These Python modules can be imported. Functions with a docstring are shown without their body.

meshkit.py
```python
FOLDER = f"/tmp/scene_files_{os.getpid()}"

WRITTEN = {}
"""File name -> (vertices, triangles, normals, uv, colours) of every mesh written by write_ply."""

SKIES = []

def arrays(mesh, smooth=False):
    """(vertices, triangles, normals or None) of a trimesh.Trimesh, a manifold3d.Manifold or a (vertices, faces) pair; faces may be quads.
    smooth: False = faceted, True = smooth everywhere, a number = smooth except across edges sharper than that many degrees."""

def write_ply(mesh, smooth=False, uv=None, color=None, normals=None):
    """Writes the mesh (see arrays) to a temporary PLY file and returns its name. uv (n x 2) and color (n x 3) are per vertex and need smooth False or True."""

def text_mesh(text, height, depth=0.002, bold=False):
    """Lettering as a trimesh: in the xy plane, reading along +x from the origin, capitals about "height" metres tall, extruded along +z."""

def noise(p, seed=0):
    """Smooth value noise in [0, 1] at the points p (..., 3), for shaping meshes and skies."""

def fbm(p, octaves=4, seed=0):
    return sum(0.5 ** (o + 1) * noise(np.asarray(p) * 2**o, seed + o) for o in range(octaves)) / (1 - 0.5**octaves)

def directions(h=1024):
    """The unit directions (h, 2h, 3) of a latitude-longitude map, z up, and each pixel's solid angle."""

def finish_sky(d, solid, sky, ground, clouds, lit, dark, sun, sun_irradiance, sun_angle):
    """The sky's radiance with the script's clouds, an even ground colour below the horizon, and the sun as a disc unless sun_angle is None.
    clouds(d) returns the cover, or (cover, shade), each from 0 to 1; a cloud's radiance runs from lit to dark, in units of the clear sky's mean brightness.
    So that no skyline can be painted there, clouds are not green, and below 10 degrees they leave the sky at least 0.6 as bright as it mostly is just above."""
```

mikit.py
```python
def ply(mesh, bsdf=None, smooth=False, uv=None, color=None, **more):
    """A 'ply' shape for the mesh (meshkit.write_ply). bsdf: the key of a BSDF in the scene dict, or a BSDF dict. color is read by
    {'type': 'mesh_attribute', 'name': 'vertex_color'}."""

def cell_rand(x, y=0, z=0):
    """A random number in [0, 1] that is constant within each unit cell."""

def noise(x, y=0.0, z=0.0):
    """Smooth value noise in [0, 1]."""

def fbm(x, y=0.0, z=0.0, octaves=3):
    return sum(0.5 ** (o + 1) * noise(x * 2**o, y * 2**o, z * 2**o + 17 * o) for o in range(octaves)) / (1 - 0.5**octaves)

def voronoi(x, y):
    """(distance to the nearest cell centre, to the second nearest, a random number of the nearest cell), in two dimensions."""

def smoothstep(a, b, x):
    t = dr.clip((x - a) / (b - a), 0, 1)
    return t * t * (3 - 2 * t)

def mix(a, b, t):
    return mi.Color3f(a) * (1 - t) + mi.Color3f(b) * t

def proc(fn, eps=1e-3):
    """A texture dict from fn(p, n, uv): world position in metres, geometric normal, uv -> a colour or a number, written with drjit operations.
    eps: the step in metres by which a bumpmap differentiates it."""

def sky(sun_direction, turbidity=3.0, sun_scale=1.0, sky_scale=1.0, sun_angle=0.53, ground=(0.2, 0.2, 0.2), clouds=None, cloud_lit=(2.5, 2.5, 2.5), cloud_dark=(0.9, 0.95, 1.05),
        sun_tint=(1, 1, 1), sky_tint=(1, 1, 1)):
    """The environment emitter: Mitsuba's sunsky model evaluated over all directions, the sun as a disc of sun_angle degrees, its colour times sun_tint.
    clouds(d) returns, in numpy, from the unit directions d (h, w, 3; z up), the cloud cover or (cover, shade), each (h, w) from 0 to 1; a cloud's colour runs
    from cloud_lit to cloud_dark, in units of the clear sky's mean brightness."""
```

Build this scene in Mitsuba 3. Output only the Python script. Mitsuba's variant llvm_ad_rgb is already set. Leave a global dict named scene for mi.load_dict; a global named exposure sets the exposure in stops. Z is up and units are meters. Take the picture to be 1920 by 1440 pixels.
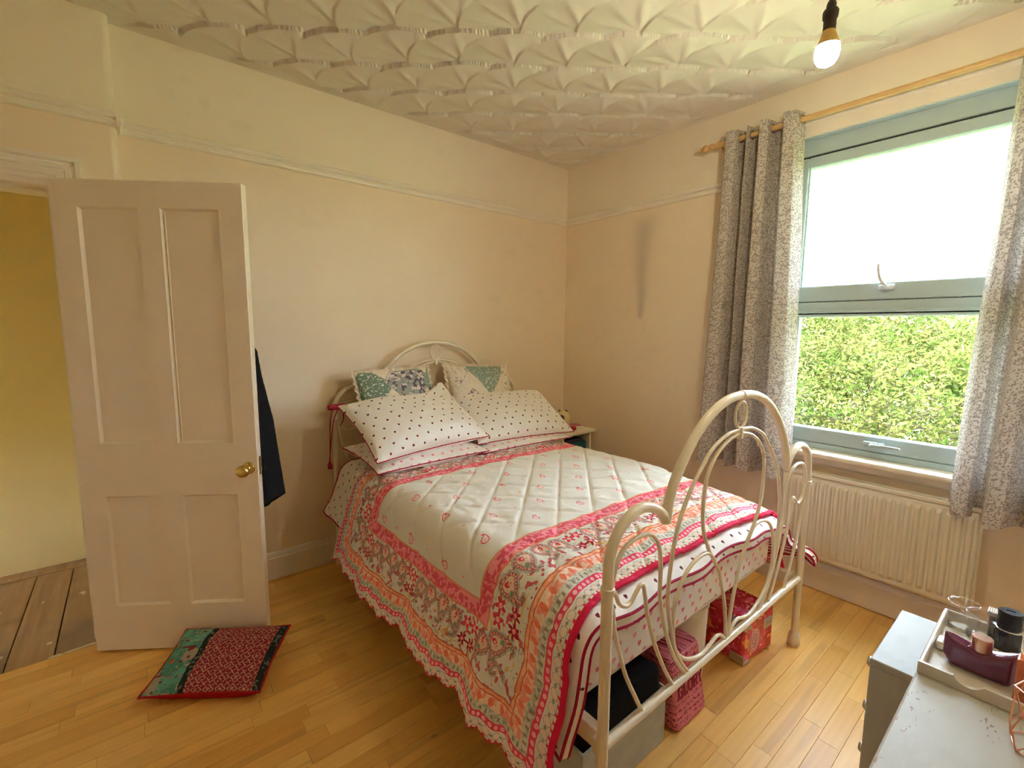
import math, random
import numpy as np
import trimesh
import manifold3d as m3
import drjit as dr
import mitsuba as mi
import mikit, meshkit
from mikit import proc, noise, fbm, voronoi, cell_rand, smoothstep, mix
from shapely.geometry import Polygon

T = mi.ScalarTransform4f
scene, labels = {}, {}
RNG = random.Random(7)
V = lambda *a: np.array(a, float)

# ------------------------------------------------------------------ camera, sky, exposure
CAM = V(-2.8572, -2.7796, 1.4232)
YAW, PITCH, ROLL = 0.8832, -0.1181, 0.0071
FW = V(math.cos(YAW) * math.cos(PITCH), math.sin(YAW) * math.cos(PITCH), math.sin(PITCH))
RT = np.cross(FW, [0, 0, 1]); RT /= np.linalg.norm(RT)
UP = np.cross(RT, FW)
UP = -RT * math.sin(ROLL) + UP * math.cos(ROLL)
exposure = 2.0
scene['camera'] = {'type': 'perspective', 'fov': 2 * math.degrees(math.atan(960 / 869.86)), 'fov_axis': 'x', 'near_clip': 0.02, 'far_clip': 500,
                   'to_world': T().look_at(origin=CAM.tolist(), target=(CAM + FW).tolist(), up=UP.tolist())}
BULB = V(-1.217, -2.228, 2.243)
BULB_POWER = 5.4


def haze(d):
    cover = np.clip(0.75 + 0.35 * (meshkit.fbm(d * 2.2, 3, 4) - 0.5), 0, 1)
    return cover, 0.25 * meshkit.fbm(d * 3.1, 3, 9)


SKY_SCALE, SUN_SCALE = 38.0, 6.0
scene['sky'] = mikit.sky([-0.55, 0.25, 0.80], turbidity=4.0, sun_scale=SUN_SCALE, sky_scale=SKY_SCALE, ground=(0.16, 0.2, 0.1),
                         clouds=haze, cloud_lit=(1.5, 1.72, 1.85), cloud_dark=(1.08, 1.24, 1.34), sky_tint=(.88, 1.0, 1.08))


# ------------------------------------------------------------------ helpers
def srgb(r, g, b):
    f = lambda c: c / 12.92 if c <= 0.04045 else ((c + 0.055) / 1.055) ** 2.4
    return [f(r / 255), f(g / 255), f(b / 255)]


def tex(c):
    return c if isinstance(c, dict) else (proc(c) if callable(c) else {'type': 'rgb', 'value': list(map(float, c))})


def mat(key, color, rough=0.6, metal=0.0, spec=0.4, bump=None, bscale=0.001, eps=1e-3, **kw):
    b = {'type': 'principled', 'base_color': tex(color), 'roughness': rough, 'metallic': metal, 'specular': spec, **kw}
    if bump is not None:
        b = {'type': 'bumpmap', 'texture': proc(bump, eps), 'scale': bscale, 'nested': b}
    scene[key] = {'type': 'twosided', 'bsdf': b}
    return key


def add(key, mesh, m, smooth=False, uv=None, label=None, cat=None, group=None, kind=None, to=None, **kw):
    d = mikit.ply(mesh, m, smooth, uv, **kw)
    if to is not None:
        d['to_world'] = to
    scene[key] = d
    tag(key, label, cat, group, kind)
    return key


def tag(key, label=None, cat=None, group=None, kind=None):
    e = {k: v for k, v in (('label', label), ('category', cat), ('group', group), ('kind', kind)) if v}
    if e:
        labels[key] = {**labels.get(key, {}), **e}


def num(base, i):
    return base if i == 0 else f'{base}_{i:03d}'


def cat(*ms):
    return trimesh.util.concatenate(list(ms))


def box(lo, hi, c=0.0):
    lo, hi = V(*lo), V(*hi)
    lo, hi = np.minimum(lo, hi), np.maximum(lo, hi)
    if c <= 0:
        return trimesh.creation.box(bounds=[lo, hi])
    c = min(c, 0.45 * (hi - lo).min())
    pts = []
    for sx in (0, 1):
        for sy in (0, 1):
            for sz in (0, 1):
                p = V(*[(lo, hi)[s][i] for i, s in enumerate((sx, sy, sz))])
                d = V(*[c if s == 0 else -c for s in (sx, sy, sz)])
                for k in range(3):
                    q = p + d; q[k] = p[k]
                    pts.append(q)
    return trimesh.convex.convex_hull(np.array(pts))


def smooth_path(pts, n=8, closed=False):
    p = np.asarray(pts, float)
    if closed:
        p = np.vstack([p[-1:], p, p[:2]])
    else:
        p = np.vstack([2 * p[0] - p[1], p, 2 * p[-1] - p[-2]])
    out = []
    for i in range(1, len(p) - 2):
        a, b, c, d = p[i - 1:i + 3]
        for t in np.linspace(0, 1, n, endpoint=False):
            out.append(0.5 * ((2 * b) + (c - a) * t + (2 * a - 5 * b + 4 * c - d) * t * t + (-a + 3 * b - 3 * c + d) * t ** 3))
    if not closed:
        out.append(p[-2])
    return np.array(out)


def tube(pts, r, sides=12, closed=False, cap=True):
    p = np.asarray(pts, float)
    n = len(p)
    r = np.broadcast_to(r, (n,))
    if closed:
        t = np.roll(p, -1, 0) - np.roll(p, 1, 0)
    else:
        t = np.gradient(p, axis=0)
    t /= np.linalg.norm(t, axis=1, keepdims=True) + 1e-12
    a = np.cross(t[0], [0.13, 0.31, 0.94]); a /= np.linalg.norm(a)
    vs = []
    th = np.arange(sides) * 2 * np.pi / sides
    for i in range(n):
        a = a - t[i] * (a @ t[i]); a /= np.linalg.norm(a)
        b = np.cross(t[i], a)
        vs.append(p[i] + r[i] * (np.cos(th)[:, None] * a + np.sin(th)[:, None] * b))
    v = np.vstack(vs)
    m = n if closed else n - 1
    i, j = np.meshgrid(np.arange(m), np.arange(sides), indexing='ij')
    i2 = (i + 1) % n
    q = np.stack([i * sides + j, i * sides + (j + 1) % sides, i2 * sides + (j + 1) % sides, i2 * sides + j], -1).reshape(-1, 4)
    f = [q[:, [0, 1, 2]], q[:, [0, 2, 3]]]
    if cap and not closed:
        v = np.vstack([v, p[:1], p[-1:]])
        k = np.arange(sides)
        f.append(np.stack([(k + 1) % sides, k, np.full(sides, n * sides)], 1))
        f.append(np.stack([(n - 1) * sides + k, (n - 1) * sides + (k + 1) % sides, np.full(sides, n * sides + 1)], 1))
    return trimesh.Trimesh(v, np.vstack(f), process=False)


def lathe(profile, center=(0, 0, 0), axis=(0, 0, 1), sides=32):
    """profile: (radius, height) pairs from bottom to top."""
    pr = np.array(profile, float)
    th = np.arange(sides) * 2 * np.pi / sides
    v = np.stack([pr[:, None, 0] * np.cos(th), pr[:, None, 0] * np.sin(th), np.repeat(pr[:, 1:2], sides, 1)], -1).reshape(-1, 3)
    i, j = np.meshgrid(np.arange(len(pr) - 1), np.arange(sides), indexing='ij')
    q = np.stack([i * sides + j, i * sides + (j + 1) % sides, (i + 1) * sides + (j + 1) % sides, (i + 1) * sides + j], -1).reshape(-1, 4)
    m = trimesh.Trimesh(v, np.vstack([q[:, [0, 1, 2]], q[:, [0, 2, 3]]]), process=True)
    m.update_faces(m.nondegenerate_faces())
    z = V(*axis) / np.linalg.norm(axis)
    M = np.eye(4)
    if abs(z[2] - 1) > 1e-9:
        M = trimesh.geometry.align_vectors([0, 0, 1], z)
    M[:3, 3] = center
    m.apply_transform(M)
    return m


def grid_faces(nu, nv, wrap_u=False):
    i, j = np.meshgrid(np.arange(nu if wrap_u else nu - 1), np.arange(nv - 1), indexing='ij')
    i2 = (i + 1) % nu
    q = np.stack([i * nv + j, i2 * nv + j, i2 * nv + j + 1, i * nv + j + 1], -1).reshape(-1, 4)
    return np.vstack([q[:, [0, 1, 2]], q[:, [0, 2, 3]]])


def shell(P, thick):
    """A closed sheet from the grid of points P (nu, nv, 3) with the thickness below the surface. Returns mesh and the index arrays."""
    nu, nv = P.shape[:2]
    du, dv = np.gradient(P, axis=0), np.gradient(P, axis=1)
    n = np.cross(du, dv); n /= np.linalg.norm(n, axis=2, keepdims=True) + 1e-12
    Q = P - n * thick
    v = np.vstack([P.reshape(-1, 3), Q.reshape(-1, 3)])
    f = grid_faces(nu, nv)
    N = nu * nv
    loop = list(range(0, nv)) + [i * nv + nv - 1 for i in range(1, nu)] + [(nu - 1) * nv + j for j in range(nv - 2, -1, -1)] + [i * nv for i in range(nu - 2, 0, -1)]
    a = np.array(loop); b = np.roll(a, -1)
    side = np.vstack([np.stack([a, b, b + N], 1), np.stack([a, b + N, a + N], 1)])
    return v, np.vstack([f, f[:, ::-1] + N, side])


def extrude_profile(poly2d, p0, p1, up=(0, 0, 1)):
    """A straight moulding: the profile's (out, height) points swept from p0 to p1; 'out' is to the left of the direction."""
    p0, p1 = V(*p0), V(*p1)
    d = p1 - p0; L = np.linalg.norm(d); d /= L
    up = V(*up); out = np.cross(up, d)
    m = trimesh.creation.extrude_polygon(Polygon(poly2d), L, engine='earcut')
    M = np.eye(4); M[:3, 0], M[:3, 1], M[:3, 2], M[:3, 3] = out, up, d, p0
    m.apply_transform(M)
    if np.linalg.det(M[:3, :3]) < 0:
        m.invert()
    return m


def frame_M(o, ex, ey, ez):
    M = np.eye(4); M[:3, 0], M[:3, 1], M[:3, 2], M[:3, 3] = ex, ey, ez, o
    return M


def rotz(a):
    return trimesh.transformations.rotation_matrix(a, [0, 0, 1])


H, RAIL = 2.7145, 2.316

# ------------------------------------------------------------------ materials of the room
def wall_col(p, n, uv):
    m = fbm(p.x * 1.3 + 3, p.y * 1.3, p.z * 1.3, 3)
    lo = mix((0.75, 0.62, 0.455), (0.80, 0.675, 0.51), m)
    hi = mix((0.76, 0.675, 0.54), (0.80, 0.72, 0.585), m)
    c = dr.select(p.z > 2.285, hi, lo)
    # an old sooty drip stain on the window wall and a few scuffs
    zz = (p.z - 1.50) / 0.78
    w = 0.022 + 0.085 * dr.clip(zz, 0, 1)
    s = dr.exp(-dr.square((p.y + 0.742 + 0.02 * noise(p.z * 6)) / w)) * smoothstep(-0.03, 0.06, zz) * (1 - smoothstep(0.8, 1.0, zz)) * dr.select(p.x > -0.02, 1.0, 0.0)
    s = s + 0.5 * dr.exp(-(dr.square((p.y + 0.748) / 0.012) + dr.square((p.z - 1.525) / 0.02))) * dr.select(p.x > -0.02, 1.0, 0.0)
    sc = smoothstep(0.80, 0.86, noise(p.x * 14 + 5, p.y * 14, p.z * 14)) * smoothstep(0.55, 0.75, noise(p.x * 2, p.y * 2 + 4, p.z * 2))
    return c * (1 - 0.27 * dr.clip(s, 0, 1)) * (1 - 0.035 * sc)


mat('m_wall', wall_col, 0.55, spec=0.3, bump=lambda p, n, uv: fbm(p.x * 40, p.y * 40, p.z * 40, 2), bscale=0.0006)
mat('m_landing_wall', lambda p, n, uv: mix((0.72, 0.60, 0.30), (0.76, 0.64, 0.33), fbm(p.x * 2, p.y * 2, p.z * 2)), 0.6)
mat('m_white_paint', lambda p, n, uv: mix((0.74, 0.68, 0.585), (0.79, 0.73, 0.64), fbm(p.x * 5, p.y * 5, p.z * 5)), 0.38, spec=0.45)
mat('m_door_paint', lambda p, n, uv: mix((0.80, 0.745, 0.655), (0.83, 0.78, 0.69), fbm(p.x * 4, p.y * 4, p.z * 3)), 0.4, spec=0.4,
    bump=lambda p, n, uv: fbm(p.x * 60, p.y * 60, p.z * 9, 2), bscale=0.0004)
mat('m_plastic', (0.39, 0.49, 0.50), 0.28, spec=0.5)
mat('m_gasket', (0.02, 0.022, 0.03), 0.5)
mat('m_dark', (0.02, 0.016, 0.012), 0.7)
FA, FB, FR = 0.262, 0.257, 0.278


def comb(p, n, uv):
    a, b = 0.783 * p.x - 0.622 * p.y, 0.622 * p.x + 0.783 * p.y
    h = mi.Float(0)
    for dj in (0, 1, 2):
        bj = dr.floor((b + 1.771) / FB) + dj
        for di in (-1, 0, 1, 2):
            ai = dr.floor((a + 0.185) / FA) + di
            j1, j2 = cell_rand(ai, bj, 1) - 0.5, cell_rand(ai, bj, 2) - 0.5
            wa, wb = a - (ai * FA - 0.185 + 0.03 * j1), b - (bj * FB - 1.771 + 0.03 * j2)
            r = dr.sqrt(wa * wa + wb * wb)
            th = dr.atan2(wa, -wb)
            h = dr.select((r < FR) & (th > -1.75) & (th < 0.42), dr.cos(r * (2 * math.pi / 0.0072)), h)
    return h


mat('m_ceiling', (0.74, 0.70, 0.615), 0.5, spec=0.4, bump=comb, bscale=0.0010, eps=0.0012)


def wood(c1, c2, off, dark=(0.30, 0.15, 0.05)):
    def f(p, n, uv):
        g = fbm(p.x * 2.2 + off, p.y * 46, off, 3)
        ring = 0.5 + 0.5 * dr.sin(p.y * 260 + 9 * noise(p.x * 1.4 + off, p.y * 7, 3))
        k = smoothstep(0.965, 1.0, noise(p.x * 8 + off * 3, p.y * 19, 2))
        streak = smoothstep(0.62, 0.8, fbm(p.x * 1.6 + 31 + off, p.y * 30, 5, 2))
        c = mix(c1, c2, dr.clip(0.75 * g + 0.18 * ring, 0, 1))
        return mix(mix(c, dark, 0.24 * streak), dark, 0.7 * k)
    return f


PL = [((0.70, 0.39, 0.105), (0.80, 0.49, 0.155)), ((0.63, 0.335, 0.085), (0.75, 0.445, 0.13)), ((0.74, 0.435, 0.125), (0.83, 0.53, 0.18)),
      ((0.585, 0.30, 0.075), (0.70, 0.40, 0.11)), ((0.67, 0.38, 0.11), (0.78, 0.49, 0.16))]
for i, (a, b) in enumerate(PL):
    mat(f'm_plank{i}', wood(a, b, 3.7 * i), 0.36, spec=0.3, bump=lambda p, n, uv: fbm(p.x * 6, p.y * 120, 0, 2), bscale=0.0003)


def old_board(off):
    def f(p, n, uv):
        g = fbm(p.y * 3 + off, p.x * 60, off, 3)
        s = smoothstep(0.5, 0.75, fbm(p.x * 5 + off, p.y * 4, 2, 3))
        pt = smoothstep(0.90, 0.93, noise(p.x * 30 + off, p.y * 22, 4))
        k = smoothstep(0.95, 0.99, noise(p.x * 14 + off, p.y * 9, 8))
        c = mix((0.25, 0.145, 0.065), (0.38, 0.24, 0.115), g)
        return mix(mix(mix(c, (0.15, 0.10, 0.06), 0.6 * s), (0.62, 0.54, 0.40), 0.7 * pt), (0.07, 0.04, 0.02), k)
    return f


for i in range(3):
    mat(f'm_old_board{i}', old_board(2.3 * i + 1), 0.7, spec=0.2)

# ------------------------------------------------------------------ floor with its strips
YB, XL = -3.10, -4.30          # rear wall, left wall
WY0, WY1, WZ0, WZ1 = -2.78, -1.64, 0.775, 2.44   # window opening
add('floor', box((XL, YB, -0.06), (0.0, -0.005, -0.009)), 'm_dark', kind='structure')
strip, rest, n_plank = 0.0675, [], 0
VIS = Polygon([(-3.45, -0.05), (-3.25, -1.05), (-2.35, -1.35), (-1.85, -1.85), (-1.95, -2.05), (-0.55, -2.6), (0.0, -2.55), (0.0, -0.9), (-0.6, -1.0), (-0.65, -2.02), (-2.0, -1.95), (-2.05, -0.02)])
r_ = random.Random(3)
y = -0.10
row = 0
while y > YB:
    x = XL - r_.random() * 0.5
    lo_y = max(y - strip, YB)
    while x < 0:
        L = r_.choice([0.30, 0.38, 0.45, 0.52, 0.60])
        x0, x1 = max(x, XL), min(x + L, -0.004)
        if x1 - x0 > 0.02:
            b = box((x0 + 0.0004, lo_y + 0.0004, -0.0085), (x1 - 0.0004, y - 0.0004, 0.0002 * r_.random()), 0.0004)
            if VIS.intersects(Polygon([(x0, lo_y), (x1, lo_y), (x1, y), (x0, y)])) and n_plank < 300:
                add(num('floor__strip', n_plank), b, f'm_plank{r_.randrange(5)}')
                n_plank += 1
            else:
                rest.append(b)
        x += L
    y -= strip
# the rows beside the bedroom's recessed wall part
y = -0.004
for k, (ya, yb) in enumerate(((-0.0325, -0.10), (-0.004, -0.0325))):
    x = -2.83
    while x < 0:
        L = r_.choice([0.38, 0.5, 0.6])
        add(num('floor__strip', n_plank), box((x + .0004, yb + .0004, -.0085), (min(x + L, -0.004) - .0004, ya - .0004, 0), .0007), f'm_plank{r_.randrange(5)}') if n_plank < 300 else rest.append(box((x + .0004, yb + .0004, -.0085), (min(x + L, -0.004) - .0004, ya - .0004, 0), .0007))
        n_plank += n_plank < 300
        x += L
add('floor__strip_field', cat(*rest), 'm_plank1', kind='stuff')

# landing floor: old boards running away from the door, one across at the far wall
add('landing_floor', box((-5.2, -0.104, -0.06), (-2.6, 1.0, -0.022)), 'm_dark', kind='structure')
xs = [-5.2, -5.04, -4.88, -4.72, -4.56, -4.40, -4.24, -4.08, -3.92, -3.79, -3.65, -3.505, -3.36, -3.208, -3.05, -2.9, -2.75, -2.6]
for i in range(len(xs) - 1):
    add(num('landing_floor__board', i), box((xs[i] + .0025, -0.099, -0.024), (xs[i + 1] - .0025, 0.872, -0.002 - 0.0015 * r_.random()), 0.0025), f'm_old_board{i % 3}')
add(num('landing_floor__board', len(xs) - 1), box((-5.2, 0.876, -0.024), (-2.6, 0.985, 0.001), 0.003), 'm_old_board1')
mat('m_filler', (0.60, 0.50, 0.36), 0.8)
for i, (fx, fy, s) in enumerate(((-3.135, -0.094, 0.045), (-3.09, -0.090, 0.03), (-3.20, -0.096, 0.025))):
    g = trimesh.creation.icosphere(2, 1.0)
    g.vertices *= [s, 0.008, 0.005]; g.vertices += 0.003 * (meshkit.fbm(g.vertices * 90, 2)[:, None] - .5); g.vertices += [fx, fy, 0.001]
    add(num('landing_floor__plaster_crumb', i), g, 'm_filler', True)

# ------------------------------------------------------------------ walls
wp = trimesh.boolean.difference
DX0, DX1, DZ = -3.83, -3.062, 2.0          # doorway
add('wall_back', box((-2.90, 0.0, -0.06), (0.30, 0.12, H + 0.02)), 'm_wall', kind='structure')
corner = trimesh.creation.extrude_polygon(Polygon([(XL - .15, -0.10), (-2.868, -0.10)] + [(-2.868 + .03 * math.sin(t), -0.07 - .03 * math.cos(t)) for t in np.linspace(0, math.pi / 2, 9)] + [(-2.838, 0.12), (XL - .15, 0.12)]), H + 0.08, engine='earcut')
corner.apply_translation([0, 0, -0.06])
doorhole = box((DX0, -0.3, -0.10), (DX1, 0.3, DZ))
add('wall_back_left', wp([corner, doorhole], engine='manifold'), 'm_wall', 25, kind='structure')
wr = wp([box((0.0, YB - .15, -0.06), (0.30, 0.12, H + 0.02)), box((-0.1, WY0, WZ0 - .02), (0.4, WY1, WZ1))], engine='manifold')
add('wall_right', wr, 'm_wall', kind='structure')
add('wall_left', box((XL - 0.15, YB - .15, -0.06), (XL, -0.10, H + 0.02)), 'm_wall', kind='structure')
add('wall_front', box((XL, YB - 0.15, -0.06), (0.0, YB, H + 0.02)), 'm_wall', kind='structure')

# landing shell; daylight comes up from the stair window at its left end
add('wall_landing_back', box((-5.2, 0.985, -0.06), (-2.6, 1.10, 2.62)), 'm_landing_wall', kind='structure')
add('wall_landing_right', box((-2.72, 0.12, -0.06), (-2.6, 0.985, 2.62)), 'm_landing_wall', kind='structure')
lw = wp([box((-5.32, -0.1, -0.06), (-5.2, 1.10, 2.62)), box((-5.5, 0.25, 0.25), (-5.0, 0.85, 0.85))], engine='manifold')
add('wall_landing_left', lw, 'm_landing_wall', kind='structure')
add('wall_landing_front', box((-5.2, -0.1, -0.06), (XL - .15, 0.12, 2.62)), 'm_landing_wall', kind='structure')
add('ceiling_landing', box((-5.32, 0.12, 2.5), (-2.6, 1.10, 2.62)), 'm_landing_wall', kind='structure')


# ceiling of combed plaster fans
def ceiling_mesh():
    hh = 0.006
    xs, ys = np.arange(XL - .1, 0.1 + hh, hh), np.arange(YB - .1, 0.1, hh)
    X, Y = np.meshgrid(xs, ys, indexing='ij')
    a, b = 0.783 * X - 0.622 * Y, 0.622 * X + 0.783 * Y
    h = np.full(X.shape, 0.005)

    def rnd(i, j, k):
        i, j = (np.asarray(v, float) + 1000000 for v in (i, j))
        hsh = (i.astype(np.uint32) * np.uint32(374761393) + j.astype(np.uint32) * np.uint32(668265263) + np.uint32((k + 1000000) * 2147483647 & 0xFFFFFFFF))
        hsh = (hsh ^ (hsh >> np.uint32(13))) * np.uint32(1274126177)
        return ((hsh ^ (hsh >> np.uint32(16))) & np.uint32(0xFFFFFF)) / 16777215.0

    for dj in (0, 1, 2):
        bj = np.floor((b + 1.771) / FB) + dj
        for di in (-1, 0, 1, 2):
            ai = np.floor((a + 0.185) / FA) + di
            j1, j2 = rnd(ai, bj, 1) - .5, rnd(ai, bj, 2) - .5
            wa, wb = a - (ai * FA - 0.185 + 0.03 * j1), b - (bj * FB - 1.771 + 0.03 * j2)
            r = np.hypot(wa, wb)
            th = np.arctan2(wa, -wb)
            rr = np.clip(r / FR, 0, 1)
            jr = .35 * (rnd(ai, bj, 3) - .5)
            ridge = sum(A_ * np.exp(-((th - t_ - jr) * (rr + .10) / .085) ** 2) for t_, A_ in ((-1.30, .8), (-.80, .6), (-.28, 1.0), (.36, .8)))
            val = 0.004 + 0.015 * rr ** 1.4 + 0.0065 * ridge * np.sin(np.pi * np.clip(rr, 0, 1) ** .7) ** 0.7 + .004 * np.cos(2.2 * th + jr) * rr
            h = np.where((r < FR) & (th > -1.75) & (th < .42 + .15 * (rnd(ai, bj, 3) - .5)), val, h)
    edge = np.minimum.reduce([-X, X - XL, -Y, Y - YB])
    h = h * np.clip((edge - 0.01) / 0.12, 0, 1) * 1.15
    P = np.stack([X, Y, H - h], -1)
    v, f = P.reshape(-1, 3), grid_faces(len(xs), len(ys))[:, ::-1]
    return trimesh.Trimesh(v, f, process=False)


add('ceiling', ceiling_mesh(), 'm_ceiling', True, kind='structure')
add('ceiling_slab', box((XL - .15, YB - .15, H + 0.012), (0.30, 0.12, H + 0.15)), 'm_wall', kind='structure')

# picture rail, skirting, threshold
rail = [(0, -0.055), (0.010, -0.055), (0.016, -0.050), (0.018, -0.040), (0.013, -0.034), (0.013, -0.028), (0.024, -0.022), (0.030, -0.012), (0.030, -0.005), (0.022, 0), (0, 0)]
for i, (p0, p1) in enumerate((((-0.0, 0, RAIL), (-2.838, 0, RAIL)), ((0, -1.53, RAIL), (0, 0, RAIL)), ((-2.838, -0.1, RAIL), (XL, -0.1, RAIL)), ((-2.838, 0.0, RAIL), (-2.838, -0.128, RAIL)), ((XL, -.1, RAIL), (XL, YB, RAIL)))):
    q0, q1 = V(*p0), V(*p1)
    add(f'trim_{i + 1}', extrude_profile(rail, q0, q1), 'm_white_paint', kind='structure')
skirt = [(0, 0.006), (0.018, 0.006), (0.018, 0.128), (0.014, 0.134), (0.015, 0.140), (0.011, 0.152), (0.006, 0.162), (0, 0.163)]
add('baseboard_back', extrude_profile(skirt, (0, 0, 0), (-2.838, 0, 0)), 'm_white_paint', kind='structure')
add('baseboard_right', extrude_profile(skirt, (0, YB, 0), (0, 0, 0)), 'm_white_paint', kind='structure')
add('baseboard_left', extrude_profile(skirt, (XL, -.1, 0), (XL, YB, 0)), 'm_white_paint', kind='structure')
arch = [(0, 0), (0.012, 0), (0.012, 0.018), (0.017, 0.022), (0.017, 0.045), (0.022, 0.050), (0.022, 0.062), (0.016, 0.068), (0.016, 0.074), (0.030, 0.080), (0.030, 0.098), (0, 0.098)]
aj = [(b, a) for a, b in arch]


def doorcase():
    parts = [extrude_profile(arch, (DX1 + .098, -0.1, DZ - 0.0), (DX0 - .098, -0.1, DZ))]
    # jambs: profile depth out of the wall, width away from the opening
    for s, x in ((1, DX1), (-1, DX0)):
        poly = Polygon([(x + s * w, -0.1 - d) for d, w in arch])
        m = trimesh.creation.extrude_polygon(poly, DZ + 0.0975, engine='earcut')
        parts.append(m)
    return cat(*parts)


add('trim_6', doorcase(), 'm_white_paint', kind='structure')
lining = cat(box((DX1, -0.104, -.02), (DX1 + .002, 0.13, DZ)), box((DX0 - .002, -0.104, -.02), (DX0, 0.13, DZ)), box((DX0, -0.104, DZ - .022), (DX1, 0.13, DZ + .002)),
             box((DX0, -0.055, DZ - .036), (DX1, 0.0, DZ - .02), .002), box((DX0, -0.055, 0), (DX0 + .014, 0.0, DZ - .02), .002), box((DX1 - .014, -0.055, 0), (DX1, 0, DZ - .02), .002))
add('trim_7', lining, 'm_white_paint', kind='structure')

# ------------------------------------------------------------------ window
scene['m_glass'] = {'type': 'thindielectric', 'int_ior': 1.5}
YC = 0.5 * (WY0 + WY1)


def ring_frame(y0, y1, z0, z1, l, r, b, t, x0, x1, c=0.004):
    """A rectangular frame in the window wall: members of widths l, r, b, t."""
    return cat(box((x0, y0, z0), (x1, y0 + r, z1), c), box((x0, y1 - l, z0), (x1, y1, z1), c),
               box((x0, y0 + r - .001, z0), (x1, y1 - l + .001, z0 + b), c), box((x0, y0 + r - .001, z1 - t), (x1, y1 - l + .001, z1), c))


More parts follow.
